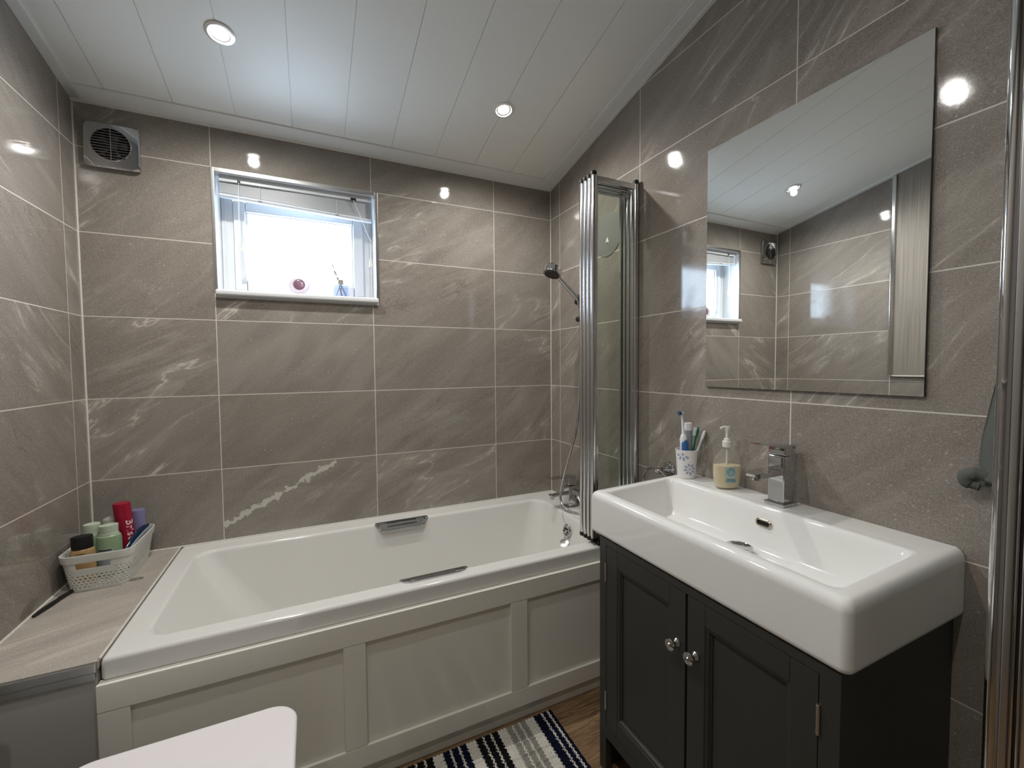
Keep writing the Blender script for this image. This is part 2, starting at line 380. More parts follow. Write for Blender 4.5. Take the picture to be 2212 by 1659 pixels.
# ================================================================== the room
bm = NB(); box(bm, -.3, W + .3, YF - .2, .3, FL - .1, FL); struct('floor', bm, 'floor', smooth=False)
TH = .24
WX0, WX1, WZ0, WZ1 = .402, 1.031, .692, 1.199   # window opening
bm = NB(); T = 1.75
box(bm, -.3, WX0, 0, TH, FL, T); box(bm, WX1, W + .3, 0, TH, FL, T)
box(bm, WX0, WX1, 0, TH, FL, WZ0); box(bm, WX0, WX1, 0, TH, WZ1, T)
struct('wall_back', bm, 'tile_back', smooth=False)
bm = NB(); box(bm, -.2, 0, YF, 0, FL, 2.2); struct('wall_left', bm, 'tile_left', smooth=False)
bm = NB(); box(bm, W, W + .2, YF, 0, FL, 2.2); struct('wall_right', bm, 'tile_right', smooth=False)
bm = NB(); box(bm, -.2, W + .2, YF - .2, YF, FL, 2.2); struct('wall_front', bm, 'panel_l', smooth=False)
# ceiling of PVC boards running up the slope, with 2 mm joints
def slab(bm, x0, x1, y0, y1, up0, up1, mi=0):
    vs = []
    for x in (x0, x1):
        for y in (y0, y1):
            for u in (up0, up1): vs.append(bm.verts.new((x, y, ceil_z(y) + u)))
    a = vs
    for q in ((0, 1, 3, 2), (4, 6, 7, 5), (0, 4, 5, 1), (2, 3, 7, 6), (0, 2, 6, 4), (1, 5, 7, 3)): bm.faces.new([a[i] for i in q]).material_index = mi
bm = NB(); slab(bm, -.1, W + .1, YF - .1, .1, .0035, .12)
k = -4
while True:
    x0 = .697 + .1945 * k; x1 = x0 + .1945
    a, b = max(x0 + .0011, -.02), min(x1 - .0011, W + .02)
    if a > W: break
    if b > a: slab(bm, a, b, YF - .02, .02, 0, .0035)
    k += 1
struct('ceiling', bm, 'ceiling', smooth=False)
bm = NB(); slab(bm, 0, W, -.079, 0, -.006, 0)
slab(bm, 0, W, -.012, 0, -.010, -.006); struct('trim_1', bm, 'trim', smooth=False)
bm = NB(); slab(bm, W - .078, W, YF, 0, -.0045, 0); slab(bm, W - .066, W, YF, 0, -.0075, -.0045); slab(bm, W - .014, W, YF, 0, -.010, -.0075)
struct('trim_2', bm, 'trim', smooth=False)
bm = NB(); slab(bm, 0, .030, YF, 0, -.006, 0); struct('trim_3', bm, 'trim', smooth=False)
# corner beads and bath sealant
bm = NB(); cyl(bm, (.001, -.001, -.30), (.001, -.001, 1.36), .0035, n=8); struct('trim_4', bm, 'silicone')
bm = NB(); cyl(bm, (W - .001, -.001, -.30), (W - .001, -.001, 1.36), .003, n=8); struct('trim_5', bm, 'silicone')
bm = NB(); cyl(bm, (.0, -.001, -.292), (W, -.001, -.292), .004, n=8); cyl(bm, (.001, 0, -.292), (.001, -.726, -.292), .0042, n=8)
cyl(bm, (W - .001, 0, -.292), (W - .001, -.71, -.292), .004, n=8); cyl(bm, (BX_ - .0005, 0, -.2925), (BX_ - .0005, -.715, -.2925), .0035, n=8); struct('trim_6', bm, 'silicone')
# lined panel on the upper left wall with its metal edge
bm = NB(); box(bm, 0, .012, YF, -.712, .335, 2.1); struct('wall_panel_left', bm, 'panel_l', smooth=False)
bm = NB(); box(bm, 0, .022, -.714, -.694, .332, 1.50, .004); struct('trim_7', bm, 'alu')
bm = NB(); box(bm, 0, .016, YF, -.712, .327, .335, .002); struct('trim_8', bm, 'silicone')

# ================================================================== window
bm = NB()
a0, a1, b0, b1 = WX0 + .010, WX1 - .010, .705, WZ1 - .014
def frame_ring(bm, x0, x1, z0, z1, w, y0, y1, bev=.002, wt=None, wb=None):
    wt = w if wt is None else wt; wb = w if wb is None else wb
    box(bm, x0, x0 + w, y0, y1, z0, z1, bev); box(bm, x1 - w, x1, y0, y1, z0, z1, bev)
    box(bm, x0 + w, x1 - w, y0, y1, z1 - wt, z1, bev); box(bm, x0 + w, x1 - w, y0, y1, z0, z0 + wb, bev)
# white reveal lining
box(bm, WX0, a0, .001, TH, WZ0, WZ1); box(bm, a1, WX1, .001, TH, WZ0, WZ1); box(bm, a0, a1, .001, TH, b1, WZ1); box(bm, a0, a1, .001, TH, WZ0, b0)
win = struct('window_1', bm, 'upvc', smooth=False)
bm = NB(); box(bm, WX0 - .002, a0 + .001, -.004, .002, .712, WZ1 + .001, .0015); box(bm, a1 - .001, WX1 + .002, -.004, .002, .712, WZ1 + .001, .0015); box(bm, a0, a1, -.004, .002, b1 - .001, WZ1 + .001, .0015)
struct('reveal_trim', bm, 'steel', win)
bm = NB(); frame_ring(bm, a0, a1, b0, b1, .044, .125, .19, .004)
for s in (a0 + .014, a1 - .020): box(bm, s, s + .006, .121, .127, b0, b1, .002)
struct('window_frame', bm, 'upvc', win)
bm = NB(); frame_ring(bm, .457, .979, .742, 1.120, .044, .112, .17, .006)
struct('sash', bm, 'upvc', win)
bm = NB(); frame_ring(bm, .499, .937, .784, 1.082, .010, .125, .15, .003); struct('glazing_bead', bm, 'upvc', win)
bm = NB(); box(bm, .505, .931, .146, .150, .79, 1.078); struct('pane', bm, 'pane', win, smooth=False)
bm = NB(); box(bm, WX0 + .004, WX1 - .004, -.030, .125, .697, .721, .008, 3); box(bm, WX0 + .004, WX1 - .004, -.008, .12, .690, .700)
struct('sill', bm, 'upvc', win)

# ================================================================== venetian blind
bl = empty('venetian_blind', 'white venetian blind pulled up in a stack at the top of the window', 'blind', (.715, .04, 1.10))
bx0, bx1 = .424, 1.008
bm = NB(); box(bm, bx0, bx1, .022, .048, 1.160, 1.185, .002); obj('headrail', bm, 'blind', bl)
bm = NB(); ns = 13
for i in range(ns):
    t = i / (ns - 1); zl = 1.154 - t * .040; zr = 1.152 - t * .064; tilt = -.95
    for k in range(4):
        v0, v1 = -.0125 + .00625 * k, -.0125 + .00625 * (k + 1)
        P = []
        for x, z in ((bx0, zl), (bx1, zr)):
            for v in (v0, v1):
                P.append((x, .037 + v * math.cos(tilt), z + v * math.sin(tilt) - (v * v) * 14))
        q = [bm.verts.new(p) for p in (P[0], P[1], P[3], P[2])]; bm.faces.new(q)
bmesh.ops.remove_doubles(bm, verts=bm.verts, dist=.00001)
obj('slats', bm, 'blind', bl, solid=.0007)
bm = NB(); L = []
for x, z in ((bx0, 1.098), (bx1, 1.071)):
    L.append([Vector((x, .036 + math.cos(a) * .0135 * (1 if abs(math.cos(a)) > .3 else .9), z + .0085 + math.sin(a) * .0085)) for a in [2 * PI * i / 16 for i in range(16)]])
loft(bm, L); obj('bottom_rail', bm, 'blind', bl)
for x, zc in ((.566, 1.0965), (.862, 1.083)):
    bm = NB(); box(bm, x - .008, x + .008, .020, .026, zc, zc + .003, .001); obj('rail_clip', bm, 'dgrey', bl)
    bm = NB(); cyl(bm, (x, .0215, zc + .004), (x, .0215, 1.16), .0006, n=6); obj('ladder_cord', bm, 'cord', bl)
bm = NB(); box(bm, .488, .498, .016, .024, 1.162, 1.170, .001); obj('cord_guide', bm, 'black', bl)
bm = NB(); box(bm, .920, .942, .016, .024, 1.158, 1.168, .001); obj('cord_guide', bm, 'black', bl)
bm = NB()
for dx in (-.002, .002): tube(bm, spline([(.493, .018, 1.162), (.491 + dx * .5, .016, 1.10), (.490 + dx, .016, 1.00), (.492 + dx * 2, .016, .915)]), .0009, 6)
obj('cord', bm, 'cord', bl)
for dx in (-.004, .005):
    bm = NB(); lathe(bm, [(.0015, .028), (.0025, .018), (.0048, .001), (.0048, 0)][::-1], (.493 + dx, .016, .888 + dx * .3), n=12); obj('tassel', bm, 'pump', bl)
bm = NB(); tube(bm, spline([(.931, .018, 1.160), (.955, .017, 1.10), (.990, .015, 1.01), (1.002, .014, .985)]), .0013, 6)
for s in (-1, 1): tube(bm, spline([(1.002, .014, .985), (1.002 + s * .006, .014, .972), (1.001 - s * .005, .014, .958), (1.002 + s * .005, .014, .945), (1.000, .014, .93), (.999 + s * .002, .014, .90)]), .0011, 6)
obj('cord', bm, 'cord', bl)
for dx, dz in ((-.004, 0), (.003, .004)):
    bm = NB(); lathe(bm, [(.0048, 0), (.0048, .001), (.0025, .022), (.0015, .034)], (1.000 + dx, .014, .866 + dz), n=12); obj('tassel', bm, 'pump', bl)

# ================================================================== sill ornaments
cd = empty('tealight_holder', 'round pearl white tealight holder with mauve centre on the window sill', 'candle holder', (.703, .028, .721))
bm = NB(); ax = Vector((-.10, -1, .18)).normalized(); c0 = Vector((.703, .030, .7635))
lathe(bm, [(.030, -.016), (.038, -.010), (.0415, 0), (.041, .006), (.036, .011), (.0245, .012), (.021, .006)], c0, ax, 36, cap1=False); obj('body', bm, 'pearl', cd)
bm = NB(); lathe(bm, [(.0235, .004), (.022, .0085), (.012, .0105)], c0, ax, 28); obj('centre', bm, 'wax', cd)
bm = NB(); box(bm, .692, .714, .020, .045, .7205, .730, .003); obj('foot', bm, 'pearl', cd)
rd = empty('reed_diffuser', 'square clear glass reed diffuser bottle with thin reeds on the window sill', 'reed diffuser', (.870, .035, .721))
bm = NB(); loft(bm, [rr(.842, .898, .010, .060, .010, .7212), rr(.840, .900, .008, .062, .010, .728), rr(.840, .900, .008, .062, .010, .772), rr(.846, .894, .014, .056, .014, .779), rr(.858, .882, .024, .046, .010, .782)]); obj('bottle', bm, 'bglass', rd)
bm = NB(); lathe(bm, [(.0125, .781), (.0130, .783), (.0130, .800), (.0115, .801), (.006, .801), (.006, .785)], (.870, .035, 0), n=24, cap1=False); obj('collar', bm, 'neck', rd)
for tx, tz, bx in ((.806, .926, .876), (.812, .921, .880), (.823, .923, .868), (.841, .919, .866), (.868, .915, .872), (.919, .913, .862)):
    bm = NB(); cyl(bm, (bx + (bx - tx) * .22, .035, .727), (tx, .040 + RND.uniform(-.01, .01), tz), .0015, n=6); obj('reed', bm, 'reed', rd)

# ================================================================== extractor fan
vx0, vx1, vz0, vz1 = .032, .190, 1.131, 1.289
fan = empty('extractor_fan', 'square chrome extractor fan with round slatted grille high on the window wall', 'fan', ((vx0 + vx1) / 2, 0, vz0))
cx, cz = .109, 1.214
bm = NB(); R = .0545; n = 48
def sqp(t, h, r):
    c, s = math.cos(t), math.sin(t); p = 14.0; k = (abs(c) ** p + abs(s) ** p) ** (-1 / p); return Vector((h * k * c, 0, h * k * s))
L = []; cc = Vector(((vx0 + vx1) / 2, 0, (vz0 + vz1) / 2)); hh = (vx1 - vx0) / 2
for h, y in ((hh - .001, 0), (hh, -.004), (hh, -.016), (hh - .004, -.021)): L.append([cc + sqp(2 * PI * i / n, h, 0) + Vector((0, y, 0)) for i in range(n)])
for rad, y in ((R + .0035, -.021), (R + .002, -.0225), (R + .0005, -.0225), (R, -.021), (R, -.004)): L.append([Vector((cx + rad * math.cos(2 * PI * i / n), y, cz + rad * math.sin(2 * PI * i / n))) for i in range(n)])
loft(bm, L, cap0=True, cap1=False); obj('cover', bm, 'chrome', fan, angle=12)
bm = NB(); cyl(bm, (cx, -.0005, cz), (cx, -.005, cz), R); obj('duct', bm, 'shadow', fan)
bm = NB()
for i in range(11):
    z = cz - R + .0095 * (i + .6); w = math.sqrt(max(R * R - (z - cz) ** 2, 0))
    if w > .008: box(bm, cx - w, cx + w, -.0225, -.0185, z - .0009, z + .0009)
box(bm, cx - .0012, cx + .0012, -.0228, -.016, cz - R, cz + R); obj('grille', bm, 'chrome', fan, smooth=False)
bm = NB(); cyl(bm, (cx, -.006, cz), (cx, -.011, cz), .016, n=20)
for k in range(5):
    a = 2 * PI * k / 5; d = Vector((math.cos(a), 0, math.sin(a))); e = Vector((-d.z, 0, d.x)); c = Vector((cx, -.008, cz))
    q = [bm.verts.new(c + d * r1 + e * w1 + Vector((0, yy, 0))) for r1, w1, yy in ((.012, -.007, .002), (.045, -.014, .002), (.045, .014, -.002), (.012, .007, -.002))]; bm.faces.new(q)
obj('impeller', bm, 'dgrey', fan, solid=.001)

# ================================================================== downlights
for i, (lx, ly) in enumerate(LIGHTS):
    lab = ['round chrome ceiling downlight above the window side of the bath, left one', 'round chrome ceiling downlight above the tap end of the bath, near the glass screen',
           'round chrome ceiling downlight above the toilet, seen only as a glint in the wall tiles', 'round chrome ceiling downlight beside the camera, added out of view for fill, glinting in shower chrome'][i]
    nrm = Vector((0, -.207, -1)).normalized(); c = Vector((lx, ly, ceil_z(ly)))
    t = empty('ceiling_downlight', lab, 'ceiling light', c, 'ceiling downlights')
    bm = NB(); lathe(bm, [(.041, -.001), (.041, .0025), (.037, .0050), (.0330, .0048), (.030, .001), (.0205, .0005)], c, nrm, 40, cap0=False, cap1=False); obj('bezel', bm, 'bezel', t)
    bm = NB(); lathe(bm, [(.0215, .0006), (.0215, .0016)], c, nrm, 32); obj('lamp', bm, 'lamp', t)
    ld = bpy.data.lights.new('downlight_beam', 'SPOT'); ld.energy = SPOT_W; ld.color = SPOT_COL; ld.spot_size = math.radians(166); ld.spot_blend = .8; ld.shadow_soft_size = .016
    lo = bpy.data.objects.new('downlight_beam', ld); COL.objects.link(lo); lo.parent = t; lo.location = nrm * .03
    lo.rotation_mode = 'QUATERNION'; lo.rotation_quaternion = Vector((0, -.207 * .3, -1)).normalized().to_track_quat('-Z', 'Y')

# ================================================================== tiled ledge at the end of the bath
BX = .259; RIM = -.293
lg = empty('tiled_ledge', 'stone tiled boxed ledge between the left wall and the bath', 'ledge', (BX / 2, -.36, FL))
bm = NB(); box(bm, .001, BX - .001, -.722, -.001, RIM - .02, RIM); obj('ledge_top', bm, 'tile_top_lit', lg, smooth=False)
bm = NB(); box(bm, .001, BX - .004, -.720, -.001, FL, RIM - .0205); obj('ledge_front', bm, 'tile_front', lg, smooth=False)
bm = NB(); box(bm, .001, BX - .002, -.731, -.7205, RIM - .024, RIM - .001, .0025); box(bm, .001, BX - .006, -.726, -.718, RIM - .044, RIM - .022, .001); obj('metal_edge', bm, 'steel', lg, label='dull metal edge strip')

# ================================================================== bath
bt = empty('bathtub', 'white acrylic bathtub along the window wall', 'bathtub', (1.1, -.36, FL + .05))
bm = NB()
ox0, ox1, oy0, oy1 = BX, W - .002, -.717, -.002
ix0, ix1, iy0, iy1 = .333, 1.815, -.655, -.092
L = [rr(ox0 + .01, ox1 - .01, oy0 + .01, oy1 - .002, .012, RIM - .055), rr(ox0 + .002, ox1, oy0 + .002, oy1, .012, RIM - .055), rr(ox0, ox1, oy0, oy1, .012, RIM - .050), rr(ox0, ox1, oy0, oy1, .012, RIM - .012), rr(ox0 + .003, ox1, oy0 + .003, oy1, .012, RIM - .004), rr(ox0 + .011, ox1, oy0 + .011, oy1, .012, RIM)]
for dl, z in ((-.012, 0), (-.004, -.0015), (.0, -.006), (.003, -.014)):
    L.append(rr(ix0 + dl, ix1 - dl, iy0 + dl, iy1 - dl, .06, RIM + z))
for t in [k / 10 for k in range(1, 11)]:
    # sloping back rest on the left, steep tap end on the right
    f = t; e = .04 * (1 - math.sqrt(max(0, 1 - max(0, (t - .8) / .2) ** 2)))
    L.append(rr(ix0 + .003 + .24 * f ** 1.1 + e * 2, ix1 - .003 - .085 * f - e, iy0 + .003 + .055 * f + e, iy1 - .003 - .055 * f - e, .06 + .05 * f, RIM - .014 - .36 * (t - .02 * (t > .95))))
loft(bm, L, cap0=False, cap1=True); obj('tub', bm, 'acrylic', bt, angle=50)
# chrome grips: trapezoid plates with a scooped middle
def grip(c, ex, ey, nrm, L1, L2, h):
    c, ex, ey, nrm = Vector(c), Vector(ex), Vector(ey).normalized(), Vector(nrm).normalized()
    def trap(s, d, k=0.0):
        a, b, hh = L1 / 2 - k * 1.7, L2 / 2 - k * .9, h / 2 - k
        pts = []
        cs = [(-a, hh), (a, hh), (b, -hh), (-b, -hh)]
        for i, (x, y) in enumerate(cs):
            xp, yp = cs[i - 1]; xn, yn = cs[(i + 1) % 4]
            for tx, ty in ((xp, yp), (xn, yn)):
                dd = math.hypot(tx - x, ty - y); w = .011 / dd; pts.append((x + (tx - x) * w, y + (ty - y) * w))
        return [c + ex * x + ey * y + nrm * d for x, y in pts]
    bm = NB(); loft(bm, [trap(0, -.002), trap(0, .003), trap(0, .0055, .003), trap(0, .0045, .0075), trap(0, -.008, .011)], cap0=True, cap1=True)
    tube(bm, [c + ex * (-L2 * .36) + ey * h * .05 + nrm * .001, c + ex * (L2 * .36) + ey * h * .05 + nrm * .001], .0045, 10)
    return bm
obj('grip', grip((1.098, -.104, RIM - .014), (1, 0, 0), (0, .70, .70), (0, -.7, .7), .252, .185, .048), 'chrome', bt, label='chrome grip on the wall side of the bath', angle=25)
obj('grip', grip((1.100, -.668, RIM + .0005), (1, 0, 0), (0, 1, -.06), (0, .06, 1), .250, .190, .034), 'chrome', bt, label='chrome grip on the room side of the bath', angle=25)
for (gx, gy, gz, w, d) in ((1.098, -.089, RIM + .0005, .28, .016), ):
    pass
bm = NB(); c = Vector((1.799, -.395, -.358)); lathe(bm, [(.030, 0), (.031, .006), (.027, .012), (.010, .014)], c, (-1, 0, .12), 28); obj('overflow', bm, 'chrome', bt)
for k in range(7):
    pass
bm = NB()
for k in range(6): a = 2 * PI * k / 6; cyl(bm, c + Vector((-.0125, math.cos(a) * .014, math.sin(a) * .014)), c + Vector((-.0165, math.cos(a) * .014, math.sin(a) * .014)), .0042, n=10)
obj('overflow_holes', bm, 'black', bt)
bm = NB(); lathe(bm, [(.012, 0), (.020, .003), (.021, .006), (.006, .009), (.003, .014)], (1.772, -.405, -.408), (-.5, -.4, .8), 24); obj('plug', bm, 'steel', bt)
bm = NB(); tube(bm, spline([(1.778, -.40, -.352), (1.770, -.405, -.385), (1.768, -.408, -.398)], 6), .0012, 6); tube(bm, spline([(1.860, -.285, -.292), (1.808, -.33, -.300), (1.792, -.38, -.33), (1.782, -.39, -.345)], 8), .0011, 6)
obj('plug_chain', bm, 'chrome', bt)

# bath front panel
bp = empty('bath_surround', 'pale cream shaker style bath front panel', 'bath panel', (1.1, -.724, FL))
bm = NB(); box(bm, BX - .002, W - .003, -.722, -.708, FL + .052, RIM - .056)
obj('backing_board', bm, 'bpanel', bp, smooth=False)
bm = NB(); box(bm, BX - .004, W - .003, -.733, -.722, RIM - .125, RIM - .0555, .003); obj('top_rail', bm, 'bpanel', bp)
bm = NB(); box(bm, BX - .004, W - .003, -.733, -.722, FL + .054, FL + .118, .003); obj('bottom_rail', bm, 'bpanel', bp)
for x0, x1 in ((BX - .004, .318), (.804, .868), (1.348, 1.414), (1.882, W - .003)):
    bm = NB(); box(bm, x0, x1, -.7325, -.722, FL + .118, RIM - .125, .003); obj('stile', bm, 'bpanel', bp)
bm = NB(); box(bm, BX, W - .003, -.718, -.706, FL, FL + .052, .001); obj('plinth', bm, 'bpanel', bp)

# ================================================================== bath mixer tap
mt = empty('bath_mixer_tap', 'square chrome bath mixer tap on the bath rim behind the glass screen', 'tap', (1.893, -.268, RIM))
bm = NB(); box(bm, 1.864, 1.922, -.297, -.239, RIM + .0005, RIM + .007, .002); obj('base_plate', bm, 'chrome', mt)
bm = NB(); box(bm, 1.870, 1.916, -.291, -.245, RIM + .007, RIM + .108, .003); obj('body', bm, 'chrome', mt)
bm = NB(); box(bm, 1.775, 1.872, -.284, -.252, RIM + .062, RIM + .074, .003); cyl(bm, (1.787, -.268, RIM + .050), (1.787, -.268, RIM + .064), .010, n=16); obj('spout', bm, 'chrome', mt)
bm = NB(); box(bm, 1.872, 1.914, -.289, -.247, RIM + .110, RIM + .150, .003)
L = [[Vector((x, y, RIM + z + dz)) for y, dz in ((-.287, 0), (-.249, 0), (-.249, .010 if x > 1.8 else .005), (-.287, .010 if x > 1.8 else .005))] for x, z in ((1.775, .152), (1.890, .146), (1.914, .146))]
loft(bm, L); obj('lever', bm, 'chrome', mt)
bm = NB(); box(bm, 1.905, 1.938, -.318, -.290, RIM + .060, RIM + .085, .003); cyl(bm, (1.915, -.305, RIM + .045), (1.915, -.305, RIM + .06), .009, n=14); obj('diverter', bm, 'chrome', mt)

# shower riser rail, hose and hand shower
sr = empty('shower_riser', 'shower riser rail with bracket on the right wall behind the glass screen', 'shower rail', (1.915, -.352, .10))
bm = NB(); cyl(bm, (1.915, -.352, .08), (1.915, -.352, .82), .009, n=18); obj('rail', bm, 'chrome', sr)
for z in (.10, .80):
    bm = NB(); cyl(bm, (W - .0005, -.352, z), (1.915, -.352, z), .011, n=18); obj('wall_fixing', bm, 'chrome', sr)
bm = NB(); box(bm, 1.898, 1.932, -.370, -.334, .69, .735, .008, 3); cyl(bm, (1.900, -.352, .72), (1.872, -.338, .738), .013, .011, n=20); obj('bracket', bm, 'dgrey', sr)
bm = NB(); lathe(bm, [(.012, 0), (.0145, .004), (.0145, .020), (.011, .025)], (1.905, -.338, .712), (-.45, 1, 0), 20); obj('knob', bm, 'dgrey', sr)
bm = NB(); lathe(bm, [(.010, 0), (.0125, .004), (.0125, .018), (.010, .022)], (1.905, -.342, .628), (-.35, 1, 0), 20); obj('lower_knob', bm, 'dgrey', sr)
hs = empty('hand_shower', 'chrome hand shower with silver hose hanging beside the glass screen', 'shower head', (1.87, -.345, .72))
p0, p1 = Vector((1.888, -.345, .722)), Vector((1.775, -.358, .812))
bm = NB(); tube(bm, [p0, p0.lerp(p1, .3), p0.lerp(p1, .8), p1], [.0105, .0120, .0105, .011], 16); obj('handle', bm, 'chrome', hs)
hn = Vector((-.38, -.12, -.92)).normalized(); hc = Vector((1.745, -.360, .842))
bm = NB(); lathe(bm, [(.020, -.014), (.036, -.012), (.041, -.006), (.042, .018), (.040, .024), (.034, .0245)], hc, hn, 32); obj('head', bm, 'chrome', hs)
bm = NB(); lathe(bm, [(.0335, .0246), (.033, .0275)], hc, hn, 28); obj('spray_face', bm, 'dgrey', hs)
bm = NB(); hp = spline([(1.888, -.345, .722), (1.900, -.348, .60), (1.893, -.350, .35), (1.868, -.350, .13), (1.848, -.345, -.05), (1.833, -.320, -.19), (1.828, -.310, -.275), (1.840, -.325, -.345), (1.868, -.345, -.375)][:7] + [(1.838, -.320, -.262 - .065), (1.866, -.385, -.272)], 14)
hp = spline([(1.888, -.345, .722), (1.902, -.350, .60), (1.893, -.352, .35), (1.866, -.372, .13), (1.845, -.330, -.03), (1.832, -.290, -.16), (1.826, -.285, -.245), (1.832, -.335, -.283), (1.866, -.395, -.286), (1.905, -.345, -.27), (1.915, -.305, -.236)], 14)
rad = []
tube(bm, hp, .0058, 12); obj('hose', bm, 'chrome', hs)
bm = NB(); acc = 0
for a, b in zip(hp[:-1], hp[1:]):
    d = b - a; m = max(1, int(d.length / .0045))
    for k in range(m):
        c = a + d * ((k + .5) / m); cyl(bm, c - d.normalized() * .0011, c + d.normalized() * .0011, .0066, n=10)
obj('hose_winding', bm, 'steel', hs)

# ================================================================== folding bath screen
sc = empty('folding_bath_screen', 'folding glass bath screen with chrome frames closed against the right wall', 'bath screen', (1.83, -.66, RIM))
SX0, SX1, SZ0, SZ1 = 1.712, W - .006, RIM + .012, 1.137
for k, y in enumerate((-.697, -.672, -.647, -.622)):
    z1 = SZ1 - (.0 if k == 0 else .004); z0 = SZ0
    bm = NB()
    for xa in (SX0 + .011, SX1 - .011):
        L = []
        for z in (z0 + .016, z1 - .014):
            L.append([Vector((xa + .0112 * math.cos(a), y + .0108 * math.sin(a), z)) for a in [2 * PI * i / 20 for i in range(20)]])
        loft(bm, L)
        sgn = 1 if xa < 1.8 else -1
        box(bm, min(xa, xa + sgn * .0165), max(xa, xa + sgn * .0165), y - .005, y + .005, z0 + .016, z1 - .016)
    fr = obj('screen_leaf', bm, 'alu', sc, angle=30)
    bm = NB(); box(bm, SX0 + .020, SX1 - .020, y - .009, y + .009, z1 - .036, z1 - .014, .003, 2); obj('top_rail', bm, 'alu', fr); bm = NB(); box(bm, SX0 + .020, SX1 - .020, y - .009, y + .009, z0 + .012, z0 + .034, .003, 2); obj('bottom_rail', bm, 'alu', fr)
    bm = NB(); box(bm, SX0 + .026, SX1 - .026, y - .0025, y + .0025, z0 + .034, z1 - .036); obj('glass', bm, 'sglass', fr, smooth=False)
    for xa in (SX0 + .011, SX1 - .011):
        bm = NB(); lathe(bm, [(.0105, 0), (.0120, .002), (.0120, .013), (.009, .017), (.004, .019)], (xa, y, z1 - .014), n=18); obj('end_cap', bm, 'black', fr)
        bm = NB(); lathe(bm, [(.0105, 0), (.0118, .002), (.0118, .016)], (xa, y, z0), n=18); obj('end_cap', bm, 'black', fr)
bm = NB(); box(bm, SX0 + .02, W - .001, -.716, -.688, RIM + .0006, RIM + .030, .003); obj('bottom_seal', bm, 'black', sc)
bm = NB(); box(bm, W - .012, W - .0005, -.62, -.60, -.25, 1.09, .002); obj('wall_profile', bm, 'alu', sc)
bm = NB(); box(bm, W - .014, W - .0005, -.345, -.318, 1.205, 1.245, .004); obj('wall_clip', bm, 'steel', label='small grey clip high on the right wall behind the folded bath screen', cat='clip')

# cloudy disc on the wall behind the screen
bm = NB(); lathe(bm, [(.094, 0), (.096, .0012), (.096, .002), (.090, .003), (.012, .003)], (W - .0003, -.497, .985), (-1, 0, 0), 48); ds = obj('suction_disc', bm, 'cdisc', label='round cloudy clear disc stuck on the right wall, seen through the bath screen', cat='disc')
bm = NB(); loft(bm, [[Vector((W - .004 - d, -.497 + a * s, .955 + b * s)) for a, b in ((-.014, -.008), (.014, -.010), (-.004, .018))] for d, s in ((0, 1), (.004, .5))]); obj('hook', bm, 'white_pl', ds)

# ================================================================== basin and vanity
BY0, BY1 = -1.667, -.942; BF = 1.530; BT = .013; DK = .025; BB = -.117
bs = empty('wash_basin', 'white rectangular ceramic wash basin on the charcoal cabinet', 'basin', (1.74, -1.30, BB))
bm = NB(); w1 = W - .0008
def ob(i, z, r=.016): return rrv(BF + i, w1, BY0 + i, BY1 - i, max(r - i * .3, .006), .003, z)
L = [ob(.020, BB), ob(.006, BB + .002), ob(.0015, BB + .007), ob(0, BB + .015), ob(0, BT - .022), ob(.002, BT - .011), ob(.007, BT - .004), ob(.014, BT)]
cx0, cx1, cy0, cy1 = 1.569, 1.836, -1.628, -.978
for i, z in ((-.008, BT), (-.002, BT - .002), (.002, BT - .007), (.006, BT - .020), (.014, BT - .060), (.020, BT - .085), (.030, BT - .099), (.048, BT - .104), (.09, BT - .106)):
    L.append(rr(cx0 + i * 1.1, cx1 - i * 1.1, cy0 + i, cy1 - i, .022 + i * .2, z))
for lp_ in L:   # the rim rises gently to the shelf along the wall
    for v in lp_: v.z += .012 * min(1, max(0, (v.x - BF - .03) / .26)) * min(1, max(0, (v.z - BT + .095) / .08))
loft(bm, L, cap0=True, cap1=True)
box(bm, 1.868, w1, BY0 + .030, BY1 - .030, DK - .008, DK + .0003, .0015, 2)
obj('bowl', bm, 'ceramic', bs, angle=50)
dz = BT - .106
bm = NB(); lathe(bm, [(.032, -.001), (.034, .002), (.030, .004), (.022, .002)], (1.752, -1.300, dz), n=36, cap1=False); obj('waste_ring', bm, 'chrome', bs)
bm = NB(); lathe(bm, [(.008, .0), (.008, .014), (.030, .016), (.0335, .018), (.0325, .0215), (.030, .0215), (.024, .0165), (.008, .0150)], (1.752, -1.300, dz), n=36); obj('pop_up_plug', bm, 'chrome', bs)
# overflow slot ring on the back face of the bowl
bm = NB(); oc = Vector((1.8238, -1.318, BT - .030)); on = Vector((-1, 0, .15)).normalized(); ou = Vector((0, 1, 0)); ov = on.cross(ou)
def stad(w, h, d, n=10):
    out = []
    for s in (1, -1):
        for k in range(n + 1):
            a = -PI / 2 + PI * k / n; out.append(oc + ou * (s * (w / 2 - h / 2) + s * math.cos(a) * h / 2) + ov * (s * math.sin(a) * h / 2) + on * d)
    return out
loft(bm, [stad(.044, .021, -.002), stad(.044, .021, .003), stad(.040, .017, .0045), stad(.034, .011, .004), stad(.033, .010, .001)], cap1=False); obj('overflow_ring', bm, 'nickel', bs)
bm = NB(); loft(bm, [stad(.034, .011, .0006), stad(.034, .011, .0012)]); obj('overflow_opening', bm, 'shadow', bs)

